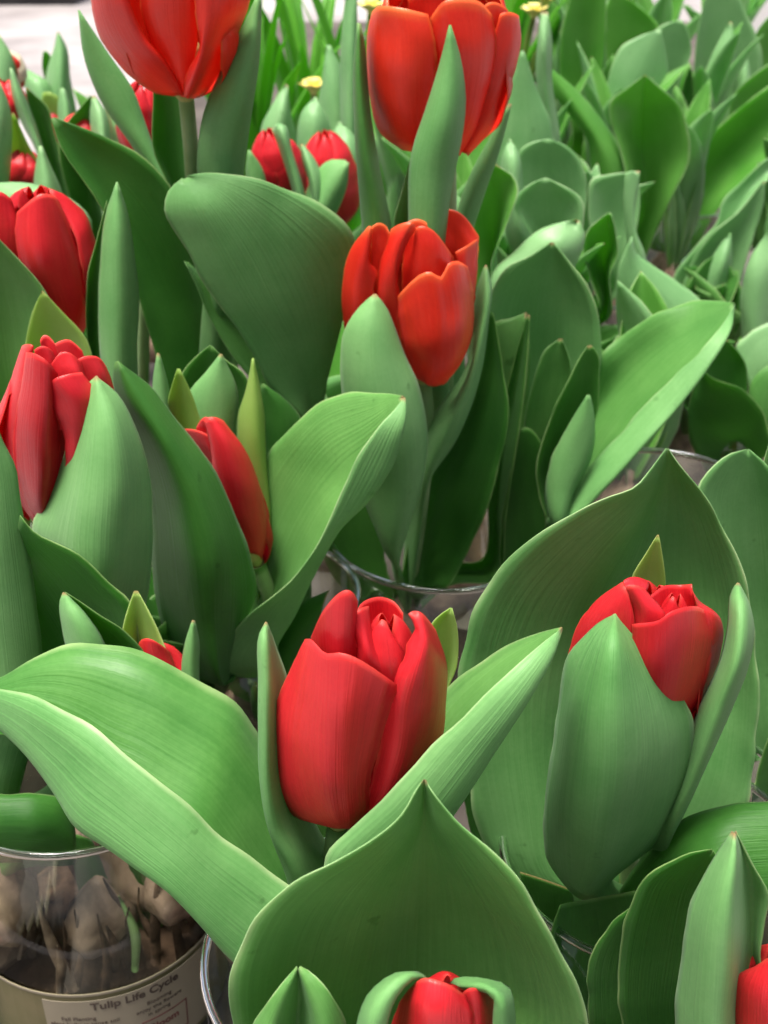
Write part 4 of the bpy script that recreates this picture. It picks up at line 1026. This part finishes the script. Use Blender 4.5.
# ================================================================ behind: right side
vase((8.0, 66.0), 'glass vase under the overlapping blurred leaves beside the orange flower')
vase((15.2, 74.6), 'glass vase under the pale bent blade in the blurred middle rows')
vase((25.6, 86.6), 'glass vase under the folded pointed leaf by the picture edge')
plant('PA', (7.4, 64.8, 9), 'blurred flowerless tulip with overlapping rounded leaves directly behind the pointed leaf')
leaf('PA', ('480,166 470,190 466,230 480,300', 60.5), ('490,163 494,200 494,250 500,320', [60.5, 61.6]), ('499,167 514,177 518,188 514,206 505,230 491,265 500,320', [60.5, 60, 60.4]), mat='back')
leaf('PA', ('544,178 530,184 517,196 514,206 523,222 532,236 535,280', 63), ('545,178 546,205 548,240 545,290', [63, 64]), ('547,178 564,186 581,198 584,218 578,250 560,290', [63, 62.6]), mat='backpale')
leaf('PA', ('577,219 555,224 536,231 514,252 493,272 490,300 505,340', [60.6, 60.2]), ('577,221 560,245 540,270 525,300 525,350', [60.6, 59.8]), ('579,220 584,232 583,248 577,262 560,300 545,350', [60.6, 60.4]), mat='back')
plant('PB', (11.2, 76.4, 9), 'blurred flowerless tulip with wide flat topped leaves and a dark hollow')
leaf('PB', ('546,139 530,143 520,150 518,175 525,230', 72), ('548,139 550,165 552,200 550,240', [72, 73]), ('550,139 568,147 580,160 586,185 580,240', 72), nu=17, mat='backpale')
leaf('PB', ('509,139 502,155 500,175 505,230', 70.6), ('510,139 513,160 515,190 520,230', [70.6, 69.8]), ('512,140 520,158 523,185 530,230', 70.6), mat='back')
leaf('PB', ('634,172 610,174 592,179 588,200 592,240 600,280', [72.4, 72]), ('634,174 624,195 616,220 612,280', [72.4, 73]), ('636,172 640,190 638,220 625,280', [72.4, 72]), nu=17, mat='backpale')
leaf('PB', ('608,213 596,222 588,230 584,250 590,275 600,310', 69), ('609,213 606,240 604,265 606,310', [69, 70.4]), ('611,213 616,230 618,255 610,275 612,310', 69), mat='back')
plant('PC', (15.4, 73.4, 9), 'blurred tulip with a whitish bent blade running down towards the broad pale leaf')
leaf('PC', ('637,171 627,172 624,190 625,225 630,260', 69), ('638,171 632,190 632,225 640,265', [69, 68.6]), ('640,171 638,190 634,222 646,256', 69), mat='backpale')
leaf('PC', ('632,236 636,252 652,264 671,277 701,300 720,330', 67), ('630,240 634,270 650,295 670,320 680,345', [66.6, 66]), ('628,244 618,270 618,300 626,330 640,360', [66.6, 66.6]), nu=17, mat='backpale')
plant('PD', (23.8, 102.0, 9), 'far blurred tulip with a huge yellow green trough leaf sloping into its vase')
leaf('PD', ('800,68 768,86 736,111 714,131 690,158 661,189 650,215 652,250', [101, 101, 100]), ('800,110 768,130 740,155 712,185 690,215 675,255', [101, 102, 101.4]), ('800,140 768,160 745,180 722,205 705,230 695,260', [100, 99.4]), nu=19, mat='backgreen')
leaf('PD', ('800,50 768,65 745,82 733,95 728,120 715,170', 103.6), ('800,80 770,95 750,115 730,170', [103.6, 104]), ('800,110 770,120 745,170', 103.4), mat='back')
plant('PE', (24.0, 85.6, 9), 'blurred tulip with a tall folded pointed leaf and a small leaf inside it')
leaf('PE', ('775,155 765,160 740,184 723,201 718,220 699,243 674,275 668,310', [83, 82.6, 82]), ('770,170 750,190 730,222 712,250 690,285 684,310', [83, 82.4]), ('768,180 763,184 737,213 714,231 692,262 686,280 690,310', 82), mat='backpale')
leaf('PE', ('763,181 737,213 714,231 690,265 682,310', 81.6), ('763,182 745,220 726,255 712,310', [81.6, 82.6]), ('765,181 764,200 749,250 737,296 730,320', 81.6), mat='backpale')
leaf('PE', ('729,233 714,254 699,289 700,320', 80.6), ('730,233 724,260 716,290 715,320', [80.6, 80]), ('731,233 732,254 728,299 725,320', 80.6), mat='back')
leaf('PE', ('775,190 765,225 764,250 772,300', 82), ('782,190 775,240 780,300', [82, 81.4]), ('795,200 795,250 790,300', 82), mat='pale')
leaf('PE', ('775,260 756,280 746,310 745,350', 80.4), ('782,270 770,300 765,350', [80.4, 80.8]), ('800,280 790,350', 80.4), mat='backgreen')
plant('PF', (18.2, 92.6, 9), 'blurred tulip with a crown of upright leaves around a shadowed green hollow')
leaf('PF', ('543,62 574,88 600,118 622,152 630,190 634,220', [90, 90]), ('543,64 566,92 588,122 606,156 614,190 620,220', [90, 88.6, 88.4]), ('541,66 546,86 558,101 570,115 587,140 592,176 606,220', [90, 89.6, 89.4]), mat='backgreen')
leaf('PF', ('644,75 624,90 611,100 612,125 620,150 630,200', 89), ('644,76 641,110 638,145 640,200', [89, 91.0, 91.4]), ('645,75 645,110 646,145 650,200', [89, 91.4, 91.8]), ('646,75 661,88 678,103 686,122 690,155 670,200', 89), mat='back', nu=19)
plant('PG', (20.0, 105.0, 9), 'far blurred tulip with a big pale leaf creased down its middle')
leaf('PG', ('658,30 640,36 622,46 605,90 592,130 604,160', [101, 101]), ('659,30 645,60 632,95 625,160', [101, 100]), ('661,30 667,60 669,84 665,110 650,160', 101), nu=17, mat='backpale')
leaf('PG', ('679,20 662,25 654,32 652,60 655,130', 102.4), ('680,20 678,50 674,90 668,130', [102.4, 103.2]), ('682,20 688,30 691,56 680,80 672,130', 102.4), mat='backpale')
leaf('PG', ('610,-5 603,20 606,50 610,120', 104), ('620,-5 628,20 630,60 625,120', [104, 104.8]), ('630,0 645,11 658,24 666,60 660,120', 104), mat='backgreen')
leaf('PG', ('688,70 682,90 676,110 674,150', 103), ('690,66 688,90 684,120 682,150', 103.4), ('692,68 694,100 690,150', 103), mat='leaf')
plant('PH', (28.0, 113.0, 9), 'farthest blurred tulip with tall spear leaves under the white board')
leaf('PH', ('729,22 718,43 703,79 693,105 690,139 694,170', 108.6), ('731,22 728,55 716,95 708,140 706,170', [108.6, 107.6]), ('732,23 736,47 733,75 721,105 706,139 702,170', 108.6), mat='back')
leaf('PH', ('708,-12 699,21 695,55 690,110 692,150', 111), ('716,-12 718,30 716,80 710,150', [111, 112]), ('738,-10 745,10 755,32 763,60 755,110 730,150', 111), nu=17, mat='backpale')
leaf('PH', ('744,52 738,70 732,95 728,130', 109), ('745,52 744,75 742,130', [109, 108.4]), ('747,52 750,75 748,130', 109), mat='back')
plant('PI', (33.5, 118.0, 9), 'far corner tulip leaf against the dark band under the white board')
leaf('PI', ('785,5 765,20 756,34 754,70 760,120', 115), ('785,15 770,50 770,120', [115, 115.6]), ('800,20 795,70 785,120', 115), mat='back')
plant('PJ', (14.0, 104.0, 9), 'far blurred tulip with broad mid green blades beside the yellow bloom')
leaf('PJ', ('572,-10 562,30 560,70 572,140', 101), ('590,-10 584,40 582,80 588,140', [101, 101.6]), ('606,-10 606,40 602,80 600,140', 101), mat='back')
leaf('PJ', ('568,-12 570,10 575,40 580,100', 102), ('574,-12 578,10 586,40 590,100', 102), ('580,-12 590,10 596,50 600,100', 102), mat='back')
plant('PK', (8.4, 79.0, 9), 'blurred tulip with a pale pointed blade emerging beside the tall red flower')
leaf('PK', ('521,51 508,95 498,140 500,210', 74.6), ('523,51 524,95 524,140 524,210', [74.6, 73.8]), ('525,53 537,90 551,122 556,150 550,210', 74.6), mat='backpale')
leaf('PK', ('541,12 538,40 536,70 540,150', 78), ('544,12 544,40 545,80 550,150', [78, 77.6]), ('548,12 552,40 552,80 560,150', 78), mat='back')
plant('PL', (21.5, 66.6, 9), 'tulip with a dark wavy edged leaf drooping over its glinting vase')
leaf('PL', ('704,371 712,378 725,383 740,388 753,399 764,416 772,450', [60.4, 60, 60]), ('700,375 702,400 715,420 735,440 745,470', [61.4, 61.4, 62]), ('696,380 688,410 690,440 705,470 720,490', [61.6, 62, 62.4]), mat='leaf', nu=17)
leaf('PL', ('725,340 712,352 702,362 706,400', 62), ('727,340 728,360 726,400', [62, 62.8]), ('728,341 744,359 748,385 745,410', 62), mat='leaf')
leaf('PL', ('770,228 752,255 742,290 742,350', 76), ('775,232 762,270 756,300 756,360', [76, 75.2]), ('790,240 785,280 775,350', 76), mat='back', ext=False)
plant('PM', (25.5, 74.0, 9), 'blurred tulip with rounded leaf shoulders by the edge above the glinting vase')
leaf('PM', ('800,310 768,323 750,333 736,346 744,362 756,400', [70, 69.6]), ('800,350 770,360 760,385 765,430', [69.4, 69]), ('810,380 785,420', [69, 69]), mat='backpale')
leaf('PM', ('800,355 768,366 752,380 748,395 756,420', [67.6, 67.4]), ('800,390 775,400 768,430', [67, 67]), ('800,420 785,440', 67), mat='leaf')

# leafy tulips that fill the rows between (seen through the gaps)
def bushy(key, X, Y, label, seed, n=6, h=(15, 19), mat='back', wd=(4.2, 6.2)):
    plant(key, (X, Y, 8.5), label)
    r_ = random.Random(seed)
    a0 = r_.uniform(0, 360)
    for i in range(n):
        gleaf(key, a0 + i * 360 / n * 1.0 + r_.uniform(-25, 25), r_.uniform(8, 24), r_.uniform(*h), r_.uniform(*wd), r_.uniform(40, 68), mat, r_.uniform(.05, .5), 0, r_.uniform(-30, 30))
for args in (
    ('b1', 13.5, 63.0, 'low leafy tulip in the gap behind the long trough leaf', 1, 5, (9, 12)),
    ('b2', 0.8, 64.0, 'shaded leafy tulip behind the orange flower and spear leaf', 2, 5, (11, 14)),
    ('b3', 4.0, 82.0, 'blurred leafy tulip glimpsed below the tall red flower', 3, 5, (13, 16)),
    ('b4', -10.5, 66.0, 'shaded leafy tulip behind the slanting blotched leaf', 4, 5, (9, 12)),
    ('b5', 1.5, 93.0, 'blurred leafy tulip between the daffodils and the spear leaf', 5, 5, (13, 16)),
    ('b6', 13.0, 90.0, 'blurred leafy tulip behind the thin slanted trough leaf', 6, 5, (9, 12)),
    ('b7', 31.5, 96.0, 'blurred leafy tulip at the edge beneath the big trough leaf', 7, 5, (11, 14)),
    ('b8', 17.0, 116.0, 'farthest leafy tulip under the top edge near the creased leaf', 8, 6, (17, 21)),
    ('b9', 24.5, 124.0, 'farthest leafy tulip under the top edge near the spear leaves', 9, 6, (17, 22)),
    ('b10', -15.5, 58.0, 'shaded low leafy tulip behind the flower cut by the edge', 10, 5, (9, 12)),
    ('b11', -20.0, 74.5, 'blurred low leafy tulip among the small far red buds', 11, 5, (10, 12)),
    ('b12', -12.0, 84.0, 'blurred leafy tulip behind the stem of the tall open flower', 12, 5, (11, 14)),
    ('b13', -3.0, 60.0, 'shaded low leafy tulip behind the very broad dark leaf', 14, 5, (8, 11)),
    ('b14', -1.5, 77.5, 'blurred low leafy tulip behind the pair of red petals', 15, 5, (11, 14)),
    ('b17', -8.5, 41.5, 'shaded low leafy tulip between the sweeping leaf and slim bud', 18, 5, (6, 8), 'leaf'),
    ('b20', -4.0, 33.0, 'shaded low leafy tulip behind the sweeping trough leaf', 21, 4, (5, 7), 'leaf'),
    ('b24', 33.0, 132.0, 'farthest leafy tulip in the top corner below the board', 33, 6, (15, 19)),
    ('b25', 10.0, 132.0, 'farthest leafy tulip between two yellow blooms', 34, 6, (18, 22)),
    ('b26', 19.0, 134.0, 'farthest leafy tulip at the top edge over the creased leaf', 35, 6, (19, 23)),
    ('b27', 17.6, 69.0, 'shaded low tulip leaves in the gap behind the long trough leaf tip', 41, 5, (5, 7), 'leaf'),  # dark green of these low fillers puts gap shade into the colour
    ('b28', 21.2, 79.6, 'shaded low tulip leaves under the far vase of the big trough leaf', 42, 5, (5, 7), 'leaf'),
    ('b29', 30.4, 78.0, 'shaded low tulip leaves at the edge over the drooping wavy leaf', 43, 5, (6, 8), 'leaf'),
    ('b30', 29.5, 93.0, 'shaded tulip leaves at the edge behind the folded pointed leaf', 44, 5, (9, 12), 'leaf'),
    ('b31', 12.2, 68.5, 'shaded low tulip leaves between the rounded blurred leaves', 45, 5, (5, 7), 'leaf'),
    ('c1', 9.6, 71.5, 'blurred narrow leaved tulip rising behind the rounded overlapping leaves', 51, 7, (10, 13), 'back', (2.4, 3.8)),
    ('c2', 13.2, 83.5, 'blurred narrow leaved tulip under the thin slanted trough leaf', 52, 7, (11, 14), 'backpale', (2.4, 3.8)),
    ('c3', 10.2, 92.0, 'blurred upright narrow leaved tulip below the pale yellow bloom', 53, 7, (14, 17), 'back', (2.2, 3.6)),
    ('c4', 16.5, 99.0, 'blurred narrow leaved tulip left of the creased pale leaf', 54, 7, (14, 17), 'back', (2.4, 3.8)),
    ('c5', 22.6, 97.0, 'blurred narrow leaved tulip beside the far vase and hollow', 55, 7, (12, 15), 'back', (2.4, 3.8)),
    ('c6', 25.4, 107.0, 'blurred narrow leaved tulip below the tall far spear leaves', 56, 7, (15, 18), 'back', (2.4, 3.8)),
    ('c7', 6.2, 74.0, 'blurred narrow leaved tulip behind the stem of the tall red flower', 57, 7, (11, 14), 'backpale', (2.4, 3.8)),
    ('c8', -23.6, 87.0, 'blurred low leafy tulip on the far left below the farthest blurred leaf', 58, 7, (10, 13), 'back', (2.6, 4.0)),
    ('c9', -19.2, 95.0, 'blurred leafy tulip beside the bare floor patch', 59, 7, (12, 15), 'back', (2.6, 4.0)),
    ('c10', -16.5, 88.0, 'blurred leafy tulip in the gap left of the tall open flower', 60, 7, (12, 15), 'backpale', (2.6, 4.0)),
    ('b21', 6.5, 105.0, 'far leafy tulip beyond the tall red flower', 22, 5, (14, 17)),
):
    bushy(*args)
